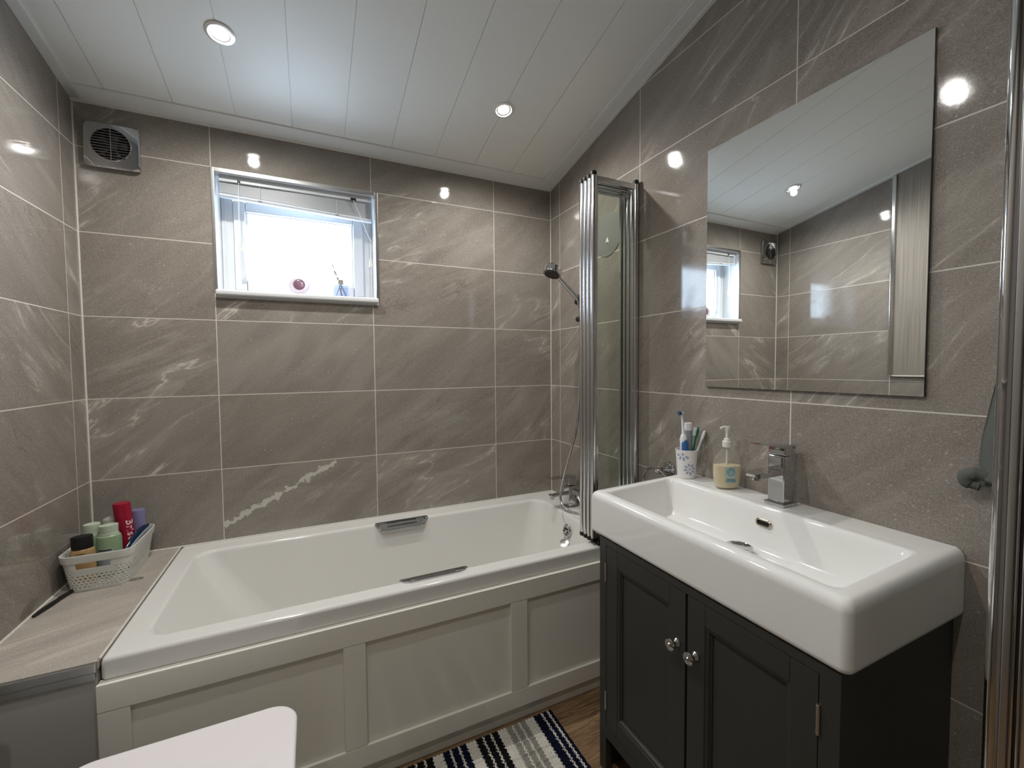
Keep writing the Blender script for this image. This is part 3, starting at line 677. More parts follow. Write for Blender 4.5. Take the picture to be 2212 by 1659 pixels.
CF, CY0, CY1 = 1.537, -1.652, -.986
CT = BB - .0012
vc = empty('vanity_cabinet', 'charcoal painted vanity cabinet with two doors under the basin', 'cabinet', (1.74, -1.32, FL))
DY = [(-1.321, -1.018, 'far'), (-1.617, -1.327, 'near')]
DZ0, DZ1 = -.705, -.140
bm = NB()
box(bm, CF, CF + .020, -1.0165, CY1, FL + .001, CT); box(bm, CF, CF + .020, CY0, -1.6185, FL + .001, CT)
box(bm, CF, CF + .020, -1.6185, -1.0165, DZ1 + .0015, CT); box(bm, CF, CF + .020, -1.6185, -1.0165, DZ0 - .035, DZ0 - .0015)
obj('face_frame', bm, 'charcoal', vc, smooth=False)
for y0 in (CY0, CY1 - .018):
    bm = NB(); box(bm, CF + .020, W - .001, y0, y0 + .018, FL + .001, CT); obj('side_panel', bm, 'charcoal', vc, smooth=False)
bm = NB(); box(bm, CF + .024, W - .002, CY0 + .019, CY1 - .019, DZ0 - .03, CT - .002); box(bm, CF + .22, CF + .235, CY0 + .019, CY1 - .019, FL + .001, DZ0 - .03); obj('inside', bm, 'shadow', vc, smooth=False)
for y0, y1, nm in DY:
    bm = NB(); sw = .050; xf, xb = CF, CF + .019
    box(bm, xf, xb, y0, y0 + sw, DZ0, DZ1, .0015); box(bm, xf, xb, y1 - sw, y1, DZ0, DZ1, .0015)
    box(bm, xf, xb, y0 + sw, y1 - sw, DZ1 - sw, DZ1, .0015); box(bm, xf, xb, y0 + sw, y1 - sw, DZ0, DZ0 + sw, .0015)
    d = obj('door', bm, 'charcoal', vc, label='charcoal door nearer the bath' if nm == 'far' else 'charcoal door nearer the camera')
    bm = NB(); a, b, c_, e = y0 + sw, y1 - sw, DZ0 + sw, DZ1 - sw
    def rc(i, x): return [Vector((x, a + i, c_ + i)), Vector((x, b - i, c_ + i)), Vector((x, b - i, e - i)), Vector((x, a + i, e - i))]
    loft(bm, [rc(-.001, xf + .001), rc(.004, xf + .0035), rc(.007, xf + .0035), rc(.011, xf + .009), rc(.013, xf + .009), rc(.0135, xf + .012)], cap0=False, cap1=True); obj('moulded_panel', bm, 'charcoal', d, smooth=False)
    ky = y0 + .024 if nm == 'far' else y1 - .026
    bm = NB(); lathe(bm, [(.0095, 0), (.0100, .003), (.0075, .006), (.0048, .009), (.0048, .017), (.0075, .019), (.0135, .021), (.0145, .024), (.0135, .027), (.007, .0285), (.005, .0275), (.003, .030)], (xf, ky, -.272), (-1, 0, 0), 28); obj('knob', bm, 'chrome', d)
    hy = y1 + .001 if nm == 'far' else y0 - .001
    for z0, z1 in ((-.248, -.195), (-.650, -.597)):
        bm = NB(); cyl(bm, (xf - .0015, hy, z0), (xf - .0015, hy, z1), .0034, n=12)
        for zz in (z0, z1): lathe(bm, [(.0034, -.001), (.0028, .002)], (xf - .0015, hy, zz), n=12)
        obj('hinge', bm, 'steel', d)

# basin tap
TY = -1.318; TX = 1.892
tp = empty('basin_mixer_tap', 'square chrome single lever mixer tap on the wash basin', 'tap', (TX, TY, DK))
bm = NB(); box(bm, TX - .030, TX + .030, TY - .028, TY + .028, DK + .0004, DK + .009, .002); obj('base_plate', bm, 'chrome', tp)
bm = NB(); box(bm, TX - .023, TX + .023, TY - .0225, TY + .0225, DK + .0105, DK + .135, .003, 3); box(bm, TX - .021, TX + .021, TY - .021, TY + .021, DK + .008, DK + .012); obj('body', bm, 'chrome', tp)
bm = NB()
L = [[Vector((x, TY + y, DK + z)) for y, z in ((-h, zl), (h, zl), (h, zh), (-h, zh))] for x, h, zl, zh in ((TX - .124, .012, .0930, .097), (TX - .120, .017, .0895, .0985), (TX - .112, .0205, .0875, .0995), (TX - .10, .0215, .0865, .100), (TX - .02, .0215, .0865, .1005))]
loft(bm, L); cyl(bm, (TX - .103, TY, DK + .079), (TX - .103, TY, DK + .090), .0115, n=24); obj('spout', bm, 'chrome', tp)
bm = NB(); box(bm, TX - .020, TX + .024, TY - .0235, TY + .0235, DK + .137, DK + .1605, .003, 3)
L = [[Vector((x, TY + y, DK + z)) for y, z in ((-.0235, zl), (.0235, zl), (.0235, zh), (-.0235, zh))] for x, zl, zh in ((TX - .092, .1705, .1735), (TX - .03, .160, .1675), (TX + .024, .155, .164), (TX + .026, .155, .162))]
loft(bm, L); obj('lever', bm, 'chrome', tp)
bm = NB(); box(bm, TX - .0265, TX - .0228, TY - .017, TY + .017, DK + .104, DK + .132, .001); obj('cartridge_cover', bm, 'chrome', tp)

# ================================================================== mirror
mr = empty('wall_mirror', 'large frameless rectangular mirror above the wash basin', 'mirror', (W, -1.313, .333))
bm = NB(); box(bm, W - .008, W - .0008, -1.596, -1.031, .333, 1.105); obj('edge', bm, 'mirror_edge', mr, smooth=False)
bm = NB(); q = [bm.verts.new(p) for p in ((W - .0085, -1.5955, .3335), (W - .0085, -1.0315, .3335), (W - .0085, -1.0315, 1.1045), (W - .0085, -1.5955, 1.1045))]; bm.faces.new(q)
obj('silvered_glass', bm, 'mirror', mr, smooth=False, solid=.0004)

# ================================================================== cup with brushes
CX, CY = 1.886, -1.000
cu = empty('toothbrush_cup', 'white cup with grey blue daisy pattern on the back of the basin', 'cup', (CX, CY, DK))
bm = NB(); prof = [(.022, DK + .0004), (.0275, DK + .0008), (.0290, DK + .003), (.0355, DK + .094), (.0370, DK + .0965), (.0355, DK + .097), (.0335, DK + .093), (.0270, DK + .006)]
lathe(bm, prof, (CX, CY, 0), n=40); obj('cup_body', bm, 'cup', cu)
def onc(a, z, h=.0004): # point on the cup wall
    r = .0290 + (.0355 - .0290) * ((z - .003) / .091) + h; return Vector((CX + math.cos(a) * r, CY + math.sin(a) * r, DK + z))
def petals(bm, a0, z0, ks, s=1.0):
    for k in ks:
        an = 2 * PI * k / 8 + .2; out = []
        for i in range(12):
            t = 2 * PI * i / 12; lx, ly = .0105 + math.cos(t) * .0048, math.sin(t) * .0028 * (1 - .35 * -math.cos(t))
            X, Y = (lx * math.cos(an) - ly * math.sin(an)) * s, (lx * math.sin(an) + ly * math.cos(an)) * s
            out.append(bm.verts.new(onc(a0 + X / .033, z0 + Y)))
        bm.faces.new(out)
    out = [bm.verts.new(onc(a0 + math.cos(t) * .0030 * s / .033, z0 + math.sin(t) * .0030 * s)) for t in [2 * PI * i / 12 for i in range(12)]]; bm.faces.new(out)
bm = NB(); ac = math.atan2(-1.05, -1.145)
petals(bm, ac + .32, .034, range(8), 1.3); obj('daisy', bm, 'petal', cu, smooth=False)
bm = NB(); petals(bm, ac - .35, .083, (4, 5, 6, 7), 1.45); obj('daisy', bm, 'petal', cu, smooth=False)
bm = NB(); petals(bm, ac + 1.8, .05, range(8), 1.3); obj('daisy', bm, 'petal', cu, smooth=False)
VR = Vector((.9052, -.4248, 0))  # sideways direction in the picture plane
def stick(base, top):
    return Vector((CX, CY, 0)) + VR * base[0] + Vector((0, 0, DK + base[1])), Vector((CX, CY, 0)) + VR * top[0] + Vector((0, 0, DK + top[1]))
eb = empty('electric_toothbrush', 'blue and white electric toothbrush standing in the daisy cup', 'toothbrush', (CX, CY, DK + .01))
p, q = stick((-.004, .010), (-.010, .150)); q += Vector((-.006, -.004, 0)); d = (q - p)
bm = NB(); tube(bm, [p, p + d * .05, p + d * .6, p + d * .86, p + d * .96, q], [.008, .012, .0125, .0125, .009, .0055], 20); obj('handle', bm, 'white_br', eb)
bm = NB(); o_ = Vector((-.0030, -.0040, 0)) + VR * .001; tube(bm, [p + d * .08 + o_, p + d * .5 + o_, p + d * .78 + o_, p + d * .86 + o_ * .8 + VR * .002, p + d * .90 + VR * .003], [.0105, .0112, .0108, .0080, .0030], 18); obj('grip_panel', bm, 'blue_br', eb)
bm = NB(); e = q + Vector((-.005, .003, .068)); tube(bm, [q, q + (e - q) * .3, e], [.0060, .0042, .0030], 14); cyl(bm, e + Vector((.004, .004, 0)), e + Vector((-.006, -.003, .002)), .0060, n=16); obj('brush_stem', bm, 'white_br', eb)
bm = NB(); cyl(bm, e + Vector((-.006, -.003, .002)), e + Vector((-.0145, -.0005, .001)), .0058, .0068, n=16); obj('bristles', bm, 'navy_br', eb)
tt = empty('toothpaste_tube', 'silver grey toothpaste tube with white cap standing in the daisy cup', 'toothpaste', (CX, CY, DK + .01))
p, q = stick((.008, .012), (.004, .158)); p += Vector((.010, .008, 0)); q += Vector((.012, .010, 0)); d = q - p
bm = NB(); tube(bm, [p, p + d * .3, p + d * .99, q], [.008, .0120, .0122, .010], 20); obj('tube_body', bm, 'tubegrey', tt)
bm = NB(); tube(bm, [q, q + d * .02, q + d * .17, q + d * .18], [.0115, .0125, .0125, .010], 20); obj('cap', bm, 'white_br', tt)
for nm, key, b_, t_, lab, sh in (('green_toothbrush', 'green_br', (.006, .012), (.038, .170), 'green toothbrush leaning to the right in the daisy cup', Vector((0, 0, 0))),
                             ('white_toothbrush', 'white_br', (.004, .014), (.058, .160), 'white toothbrush leaning furthest right in the daisy cup', Vector((-.002, -.006, 0)))):
    p, q = stick(b_, t_); p += sh; q += sh; d = q - p; dn = d.normalized()
    tb = empty('toothbrush', lab, 'toothbrush', (CX, CY, DK + .01), 'manual toothbrushes in the cup')
    bm = NB(); tube(bm, [p, p + d * .2, p + d * .5, p + d * .74, p + d * .84, p + d * .93, q], [.0030, .0045, .0042, .0026, .0052, .0060, .0030], 14); obj('handle', bm, key, tb)
    bm = NB(); s = Vector((-.45, .1, .1)) if key == 'green_br' else Vector((.5, .25, -.1))
    for k in range(5): c = p + d * (.83 + .033 * k); cyl(bm, c, c + s.normalized() * .0125, .0032, n=8)
    obj('bristles', bm, 'white_br', tb)

# ================================================================== soap dispenser
SXc, SYc = 1.893, -1.150
sd = empty('soap_dispenser', 'clear pump bottle half full of cream hand soap beside the basin tap', 'soap dispenser', (SXc, SYc, DK))
ra = math.atan2(VR.y, VR.x)
body = [(.018, .0005), (.030, .001), (.036, .006), (.0405, .025), (.0430, .050), (.0430, .070), (.0405, .086), (.034, .102), (.024, .114), (.0150, .121), (.0130, .125), (.0130, .131)]
bm = NB(); lathe(bm, [(r, DK + h) for r, h in body], (SXc, SYc, 0), n=40, sx=1, sy=.60, rot=ra); obj('bottle', bm, 'clear', sd)
sp_ = [(.016, .003), (.029, .0035), (.0348, .007), (.0393, .025), (.0418, .050), (.0418, .0690), (.0416, .0720)]
bm = NB(); lathe(bm, [(r - .0006, DK + h) for r, h in sp_], (SXc, SYc, 0), n=40, sx=1, sy=.58, rot=ra); obj('soap', bm, 'soap', sd)
bm = NB(); lathe(bm, [(.0135, DK + .1285), (.0140, DK + .130), (.0140, DK + .146), (.0100, DK + .148), (.0095, DK + .154), (.0050, DK + .156), (.0050, DK + .176)], (SXc, SYc, 0), n=24); obj('collar', bm, 'pump', sd)
bm = NB(); pc = Vector((SXc, SYc, DK + .176)); tube(bm, [pc, pc + Vector((0, 0, .006)), pc + Vector((0, 0, .015))], [.0065, .0075, .0080], 16)
tube(bm, spline([pc + Vector((0, 0, .012)) + VR * .003, pc + Vector((0, 0, .0135)) - VR * .010, pc + Vector((0, 0, .0095)) - VR * .021], 6), .0040, 12); obj('pump_head', bm, 'pump', sd)
bm = NB(); cyl(bm, (SXc, SYc, DK + .075), (SXc, SYc, DK + .128), .0035, n=10); obj('dip_tube', bm, 'pump', sd)
VN = Vector((-.4248, -.9052, 0))
def ons(x, z, h=.0006):
    # front face of the oval bottle
    rr_ = .0430; t = max(-1, min(1, x / rr_)); return Vector((SXc, SYc, DK + z)) + VR * x + VN * (.60 * rr_ * math.sqrt(max(0, 1 - t * t)) + h)
bm = NB()
def patch(bm, x0, x1, z0, z1, n=8, h=.0006, mi=0):
    a = [bm.verts.new(ons(x0 + (x1 - x0) * i / n, z0, h)) for i in range(n + 1)]; b = [bm.verts.new(ons(x0 + (x1 - x0) * i / n, z1, h)) for i in range(n + 1)]
    for i in range(n): bm.faces.new((a[i], a[i + 1], b[i + 1], b[i])).material_index = mi
patch(bm, -.016, .013, .036, .070); 
for i in range(3): patch(bm, -.016 + .002 * i, .015, .0265 + .003 * i, .0282 + .003 * i, h=.0007, mi=1)
patch(bm, -.0165, .0155, .0245, .0290, h=.0008, mi=1)
out = [bm.verts.new(ons(-.001 + .0125 * math.cos(t), .056 + .0125 * math.sin(t), .0010)) for t in [2 * PI * i / 24 for i in range(24)]]; f = bm.faces.new(out); f.material_index = 1
for dz_ in (.052, .056, .060): patch(bm, -.0095, .0075, dz_, dz_ + .0014, h=.0014, mi=0)
obj('label_print', bm, ['teal_pale', 'teal_label'], sd, smooth=False)

# ================================================================== chrome ring holder between basin and bath
hd = empty('ring_holder', 'chrome ring holder on the right wall between the bath screen and basin', 'holder', (W, -.868, .018))
bm = NB(); lathe(bm, [(.027, .0005), (.0275, .004), (.024, .010), (.020, .013), (.018, .020), (.011, .030), (.009, .040)], (W, -.868, .020), (-1, 0, 0), 32); obj('rosette', bm, 'chrome', hd)
bm = NB(); lathe(bm, [(.004, -.012), (.0105, -.008), (.0115, 0), (.0105, .008), (.004, .012)], (W - .052, -.866, .016), (-.3, 1, 0), 24); obj('joint', bm, 'chrome', hd)
bm = NB(); tube(bm, spline([(W - .052, -.866, .016), (W - .052, -.835, .020), (W - .052, -.800, .004), (W - .052, -.786, -.035), (W - .052, -.80, -.075), (W - .052, -.86, -.095), (W - .052, -.92, -.08), (W - .052, -.93, -.03), (W - .052, -.885, .012), (W - .052, -.866, .016)], 8), .0042, 12); obj('ring', bm, 'chrome', hd)

# ================================================================== towel and its hook
tw = empty('hand_towel', 'dark grey green hand towel hanging on the right wall behind the chrome shower post', 'towel', (W - .03, -1.72, .16))
bm = NB(); L = []
for i, (z, y0, y1, dpt) in enumerate([(.62, -1.735, -1.765, .010), (.50, -1.722, -1.772, .016), (.40, -1.710, -1.775, .018), (.31, -1.697, -1.778, .020), (.26, -1.690, -1.778, .021), (.215, -1.6870, -1.778, .022), (.190, -1.689, -1.778, .022), (.178, -1.680, -1.778, .026), (.166, -1.690, -1.778, .022)]):
    lp = []
    for k in range(24):
        t = 2 * PI * k / 24; yy = (y0 + y1) / 2 + math.cos(t) * (y0 - y1) / 2; fold = .004 * math.sin(math.cos(t) * 7 + i * .4)
        lp.append(Vector((W - .012 - dpt / 2 + math.sin(t) * dpt / 2 + fold * (1 if math.sin(t) < 0 else 0), yy, z + .004 * math.sin(k))))
    L.append(lp)
loft(bm, L); obj('towel_drape', bm, 'towel', tw, angle=80)
bm = NB(); tube(bm, spline([(W - .022, -1.700, .185), (W - .026, -1.685, .188), (W - .028, -1.672, .182), (W - .026, -1.672, .172), (W - .024, -1.676, .168), (W - .022, -1.690, .165)], 6), [.011] * 6 + [.0125] * 19 + [.010] * 6, 12); obj('curled_corner', bm, 'towel', tw, angle=80)
bm = NB(); lathe(bm, [(.018, .0005), (.018, .006), (.007, .008), (.007, .03), (.011, .032), (.011, .036)], (W, -1.75, .635), (-1, 0, 0), 24); obj('towel_hook', bm, 'chrome', label='small round chrome hook holding the dark hand towel', cat='hook')

# ================================================================== shower enclosure at the right edge
en = empty('shower_enclosure', 'chrome framed glass shower enclosure at the right edge of the view', 'shower enclosure', (1.62, -2.2, FL))
EX = 1.600; ET = 1.20
def bar(y0, y1, x0, x1, key, bev=.0015, nm='frame_bar'):
    bm = NB(); box(bm, x0, x1, y0, y1, FL + .06, ET, bev); return obj(nm, bm, key, en)
bm = NB(); cyl(bm, (EX, -1.8090, FL + .06), (EX, -1.8090, ET), .0088, n=32); obj('corner_post', bm, 'chrome', en)
bar(-1.8245, -1.8165, EX - .006, EX + .012, 'steel'); bar(-1.8285, -1.8245, EX - .002, EX + .010, 'chrome', .0012); bar(-1.8320, -1.8285, EX + .000, EX + .008, 'black', 0, 'seal')
bar(-1.8350, -1.8320, EX - .004, EX + .010, 'chrome', .0012); bar(-1.852, -1.836, EX - .002, EX + .012, 'alu', .0015)
bar(-2.80, -2.772, EX - .008, EX + .012, 'chrome', .003)
bm = NB(); box(bm, EX + .001, EX + .007, -2.775, -1.85, FL + .07, ET - .02); obj('front_glass', bm, 'cglass', en, smooth=False)
bm = NB(); box(bm, EX + .010, W - .012, -1.812, -1.806, FL + .07, ET - .02); obj('side_glass', bm, 'cglass', en, smooth=False)
bm = NB(); box(bm, W - .022, W - .0008, -1.818, -1.800, FL + .06, ET, .002); obj('wall_channel', bm, 'chrome', en)
bm = NB(); box(bm, EX - .010, EX + .014, -2.80, -1.80, ET, ET + .03, .003); box(bm, EX + .014, W - .001, -1.82, -1.798, ET, ET + .03, .003); obj('top_rail', bm, 'chrome', en)
bm = NB(); box(bm, EX - .02, W - .001, -2.83, -1.795, FL + .0005, FL + .06, .006); obj('shower_tray', bm, 'acrylic', en)

# ================================================================== storage basket with bottles
BZ = RIM
bk = empty('storage_basket', 'light grey perforated plastic basket of bottles on the tiled ledge', 'basket', (.11, -.16, BZ))
HB = .118
def per(s, h):   # outline of the basket, s 0..1 round the edge, h 0..1 up
    x0, x1, y0, y1 = .032 - .016 * h, .178 + .016 * h, -.276 - .012 * h, -.050 + .012 * h
    r = .030; P = rr(x0, x1, y0, y1, r, 0, 8); P = P + [P[0]]
    ln = [0]
    for a, b in zip(P[:-1], P[1:]): ln.append(ln[-1] + (b - a).length)
    d = (s % 1.0) * ln[-1]
    for i in range(len(P) - 1):
        if d <= ln[i + 1] + 1e-12:
            t = (d - ln[i]) / max(ln[i + 1] - ln[i], 1e-9); p = P[i].lerp(P[i + 1], t); return Vector((p.x, p.y, BZ + .0012 + h * HB))
    return Vector((P[0].x, P[0].y, BZ + h * HB))
bm = NB(); NC = 64; rows = 7; hlo, hhi = .06, .60
cache = {}
def V(s, h):
    k = (round((s % 1.0) * 200000), round(h * 200000))
    if k not in cache: cache[k] = bm.verts.new(per(s, h))
    return cache[k]
def face(l):
    u = []
    for v in l:
        if not u or (v is not u[-1]): u.append(v)
    if u[0] is u[-1]: u.pop()
    if len(set(u)) >= 3:
        try: bm.faces.new(u)
        except ValueError: pass
rh = (hhi - hlo) / rows
# slot for the handle on the end facing the room: find its span round the edge
def s_of(xt):
    best = None
    for i in range(4000):
        p = per(i / 4000, .7)
        if p.y < -.27:
            e = abs(p.x - xt)
            if best is None or e < best[0]: best = (e, i / 4000)
    return best[1]
sA, sB = s_of(.060), s_of(.140)
for r in range(rows):
    h0, h1 = hlo + r * rh, hlo + (r + 1) * rh; hm = (h0 + h1) / 2
    for c in range(NC):
        off = .5 if r % 2 else 0; s0, s1 = (c + off) / NC, (c + 1 + off) / NC; sm = (s0 + s1) / 2
        edge = 1 - abs(r - (rows - 1) / 2) / ((rows + 1.4) / 2)
        p_ = per(sm, .5); onend = p_.y < -.27; hw = 0
        mid = 1.0
        if onend: mid = 1 - (abs(p_.x - .105) / .085) ** 2 * .75
        k = .22 + .78 * max(edge, 0) * mid; rs, rz = (s1 - s0) * .36 * k, rh * .40 * k
        if onend and r >= rows - 2 and .050 < p_.x < .148: k = 0
        smn, sq = sm, [(s0, h0), (sm, h0), (s1, h0), (s1, hm), (s1, h1), (sm, h1), (s0, h1), (s0, hm)]
        if k == 0: face([V(*q_) for q_ in sq]); continue
        an = [-.75, -.5, -.25, 0, .25, .5, .75, 1.0]
        inn = [(sm + rs * math.cos(a * PI), hm + rz * math.sin(a * PI)) for a in an]
        for i in range(8):
            j = (i + 1) % 8; face([V(*sq[i]), V(*sq[j]), V(*inn[j]), V(*inn[i])])
def band(h0, h1, skip=None, m=2):
    for c in range(NC * m):
        s0, s1 = c / (NC * m), (c + 1) / (NC * m)
        if skip and s0 >= skip[0] - 1e-6 and s1 <= skip[1] + 1e-6: continue
        face([V(s0, h0), V(s1, h0), V(s1, h1), V(s0, h1)])
lo, hi = min(sA, sB), max(sA, sB); q2 = NC * 2; lo, hi = math.floor(lo * q2) / q2, math.ceil(hi * q2) / q2
band(0, .06); band(.60, .615); band(.615, .79, (lo, hi)); band(.79, .80)
bm.faces.new([V(c / (NC * 2), 0) for c in range(NC * 2)])
obj('woven_side', bm, 'white_pl', bk, solid=.0016, smooth=True, angle=50)
bm = NB(); L = []
def lp(h, out): 
    P = []
    for c in range(96):
        p = per(c / 96, h); q_ = Vector((.105, -.163, p.z)); d_ = (p - q_); P.append(p + Vector((d_.x / .08, d_.y / .13, 0)).normalized() * out)
    return P
loft(bm, [lp(.79, -.001), lp(.79, .0035), lp(.80, .0045), lp(.985, .0050), lp(1.0, .0035), lp(1.0, .0008), lp(.985, 0), lp(.79, -.001)], cap0=False, cap1=False); obj('rim', bm, 'white_pl', bk, angle=45)

def bottle(name, label, cat, x, y, prof, mats, lean=(0, 0), sx=1, sy=1, rot=0, n=32, cap=None, capm=None, capn='cap', group=None, bn='bottle'):
    """prof/cap: (radius, height) pairs above the basket floor; lean tilts the whole thing."""
    zb = BZ + .004; t = empty(name, label, cat, (x, y, zb), group)
    def tilt(b):
        for v in b.verts:
            h = v.co.z - zb; v.co.x += lean[0] * h; v.co.y += lean[1] * h
    bm = NB(); lathe(bm, [(r, zb + h) for r, h in prof], (x, y, 0), n=n, sx=sx, sy=sy, rot=rot); tilt(bm); obj(bn, bm, mats, t)
    if cap:
        bm = NB(); lathe(bm, [(r, zb + h) for r, h in cap], (x, y, 0), n=n, sx=sx, sy=sy, rot=rot); tilt(bm); obj(capn, bm, capm, t)
    return t
g = bottle('gold_lotion_bottle', 'gold lotion bottle with a wide black cap at the front of the basket', 'bottle', .061, -.238, [(.022, 0), (.0285, .002), (.0300, .008), (.0300, .108), (.0285, .118), (.024, .122)], 'gold', (-.02, .02), sx=1, sy=.72, rot=.30,
           cap=[(.0240, .1205), (.0262, .122), (.0262, .158), (.0255, .161), (.010, .162)], capm='black')
def gold_fn(x, y, d):
    a = -PI / 2 + .30 + x / .030; c = math.cos(a - .30) * .0306; s_ = math.sin(a - .30) * .0306 * .72
    px, py = c * math.cos(.30) - s_ * math.sin(.30), c * math.sin(.30) + s_ * math.cos(.30); h = .102 + y
    return (.061 + px - .02 * h, -.238 + py + .02 * h - d, BZ + .004 + h)
bm = NB()
for (x0, x1, yy, th) in ((-.017, .004, .004, .0012), (-.018, .010, -.004, .0010), (-.012, .006, .0075, .0008)):
    a = [bm.verts.new(gold_fn(x0 + (x1 - x0) * i / 8, yy + .0006 * math.sin(i * 2.1), .0004)) for i in range(9)]; b = [bm.verts.new(gold_fn(x0 + (x1 - x0) * i / 8, yy + th + .0008 * math.sin(i * 2.6), .0004)) for i in range(9)]
    for i in range(8): bm.faces.new((a[i], a[i + 1], b[i + 1], b[i]))
obj('front_print', bm, 'dark_ink', g, smooth=False)
gp = [(.022, 0), (.0305, .002), (.0325, .010), (.0325, .126), (.0300, .136), (.0255, .139)]
gc = [(.0255, .138), (.0262, .141), (.0250, .146), (.0240, .148), (.0250, .168), (.0245, .172), (.018, .174)]
g = bottle('green_gel_bottle', 'pale green gel bottle with label, beside the red can in the basket', 'bottle', .1085, -.182, gp, 'green_l', (-.01, .0), sx=1, sy=.72, rot=.22, cap=gc, capm='green_m')
bm = NB()
def gl_fn(x, y, e=.0004):
    a = -PI / 2 + x / .030; c = math.cos(a) * (.0327 + e); s_ = math.sin(a) * (.0327 + e) * .72; return Vector((.1085 + c * math.cos(.22) - s_ * math.sin(.22) - .01 * y, -.182 + c * math.sin(.22) + s_ * math.cos(.22), BZ + .004 + y))
def gpatch(bm, x0, x1, z0, z1, e, mi):
    a = [bm.verts.new(gl_fn(x0 + (x1 - x0) * i / 8, z0, e)) for i in range(9)]; b = [bm.verts.new(gl_fn(x0 + (x1 - x0) * i / 8, z1, e)) for i in range(9)]
    for i in range(8): bm.faces.new((a[i], a[i + 1], b[i + 1], b[i])).material_index = mi
gpatch(bm, -.030, .008, .03, .098, .0004, 0); gpatch(bm, -.0285, .0065, .032, .096, .0007, 1); gpatch(bm, -.0285, .0065, .092, .096, .0010, 2)
obj('label', bm, ['label', 'tubegrey', 'dark_ink'], g, smooth=False)
bottle('green_gel_bottle', 'pale green gel bottle behind the gold bottle, against the left wall', 'bottle', .0615, -.172, [(r, h * 1.04) for r, h in gp], 'green_l', (-.01, .01), sx=.88, sy=.66, rot=.25, cap=[(r, h * 1.04) for r, h in gc], capm='green_m')
bottle('cloudy_cap_bottle', 'bottle with a cloudy grey dome cap, left of the red can in the basket', 'bottle', .083, -.098, [(.020, 0), (.027, .002), (.027, .130), (.024, .136)], 'clearcap', (.02, .0), cap=[(.025, .1345), (.0258, .137), (.0255, .160), (.022, .170), (.014, .175), (.005, .176)], capm='clearcap')
rcx, rcy, rl = .140, -.118, (-.085, .02)
g = bottle('red_aerosol_can', 'tall crimson aerosol can with pale lettering leaning in the basket', 'can', rcx, rcy, [(.022, 0), (.0240, .002), (.0245, .006), (.0245, .176), (.0240, .178)], 'red', rl, bn='can_body', cap=[(.0238, .178), (.0243, .1795), (.0243, .222), (.0225, .2255), (.012, .2270)], capm='red')
def canfn(x, y, d, a0):
    h = .168 - x; a = a0 + y / .0245; return (rcx + math.cos(a) * (.0247 + d) + rl[0] * h, rcy + math.sin(a) * (.0247 + d) + rl[1] * h, BZ + .004 + h)
av = math.atan2(-1.9, .60)
text('lettering', 'Bristo', .033, 'white_ink', g, lambda x, y, d: canfn(x, y, d, av + .20))
text('small_lettering', 'Dlet', .014, 'faint_ink', g, lambda x, y, d: canfn(x + .004, y, d, av - .78))
bottle('lavender_bottle', 'lavender coloured bottle behind the red can in the basket', 'bottle', .1550, -.080, [(.020, 0), (.0225, .002), (.0225, .150), (.0215, .153)], 'purple', (.0, .0), sy=.8, cap=[(.0215, .152), (.0220, .154), (.0220, .182), (.020, .186), (.010, .187)], capm='purple')
nb = empty('navy_plastic_brush', 'glossy navy plastic item lying on top at the back of the basket', 'brush', (.165, -.12, BZ + .08))
bm = NB(); c0, c1 = Vector((.150, -.198, BZ + .080)), Vector((.180, -.062, BZ + .124)); L = []
for i in range(13):
    t = i / 12; w = .017 * math.sin(PI * min(max(t, .04), .98)) ** .5; c = c0.lerp(c1, t) + Vector((0, 0, .008 * math.sin(PI * t)))
    L.append([c + Vector((math.cos(a) * w * .55, 0, math.sin(a) * w)) for a in [2 * PI * k / 16 for k in range(16)]])
loft(bm, L); obj('shell', bm, 'navy_pl', nb)
bm = NB(); L = []
for i in range(9):
    t = .15 + .8 * i / 8; c = c0.lerp(c1, t) + Vector((.0085, -.002, -.006 + .008 * math.sin(PI * t))); L.append([c + Vector((math.cos(a) * .004, 0, math.sin(a) * .0075)) for a in [2 * PI * k / 12 for k in range(12)]])
loft(bm, L); obj('edge', bm, 'tubegrey', nb)

rz = empty('black_razor', 'thin black plastic razor lying on the tiled ledge by the left wall', 'razor', (.027, -.34, BZ))
bm = NB(); pts = spline([(.012, -.408, BZ + .005), (.018, -.380, BZ + .006), (.026, -.345, BZ + .006), (.034, -.305, BZ + .006), (.042, -.268, BZ + .0055)], 6)
tube(bm, pts, [.0035 + .0030 * math.sin(PI * min(1, i / 20)) for i in range(len(pts))], 10); obj('handle', bm, 'black', rz)
bm = NB(); tube(bm, [(.031, -.318, BZ + .0065), (.043, -.268, BZ + .006), (.044, -.262, BZ + .0055)], [.0058, .0050, .003], 10); obj('head', bm, 'black', rz)
bm = NB(); L1 = [Vector((.192 + .022 * math.cos(t), -.250 + .011 * math.sin(t), 0)) for t in [2 * PI * i / 28 for i in range(28)]]; L2 = [Vector((.199 + .006 * math.cos(t), -.2515 + .0045 * math.sin(t), 0)) for t in [2 * PI * i / 28 for i in range(28)]]
za, zb_ = Vector((0, 0, BZ + .0006)), Vector((0, 0, BZ + .0018))
loft(bm, [[p + za for p in L1], [p + zb_ for p in L1], [p + zb_ for p in L2], [p + za for p in L2], [p + za for p in L1]], cap0=False, cap1=False)
obj('hanging_tab', bm, 'ctab', label='flat grey see-through oval tab with a hole, by the basket corner', cat='tab')

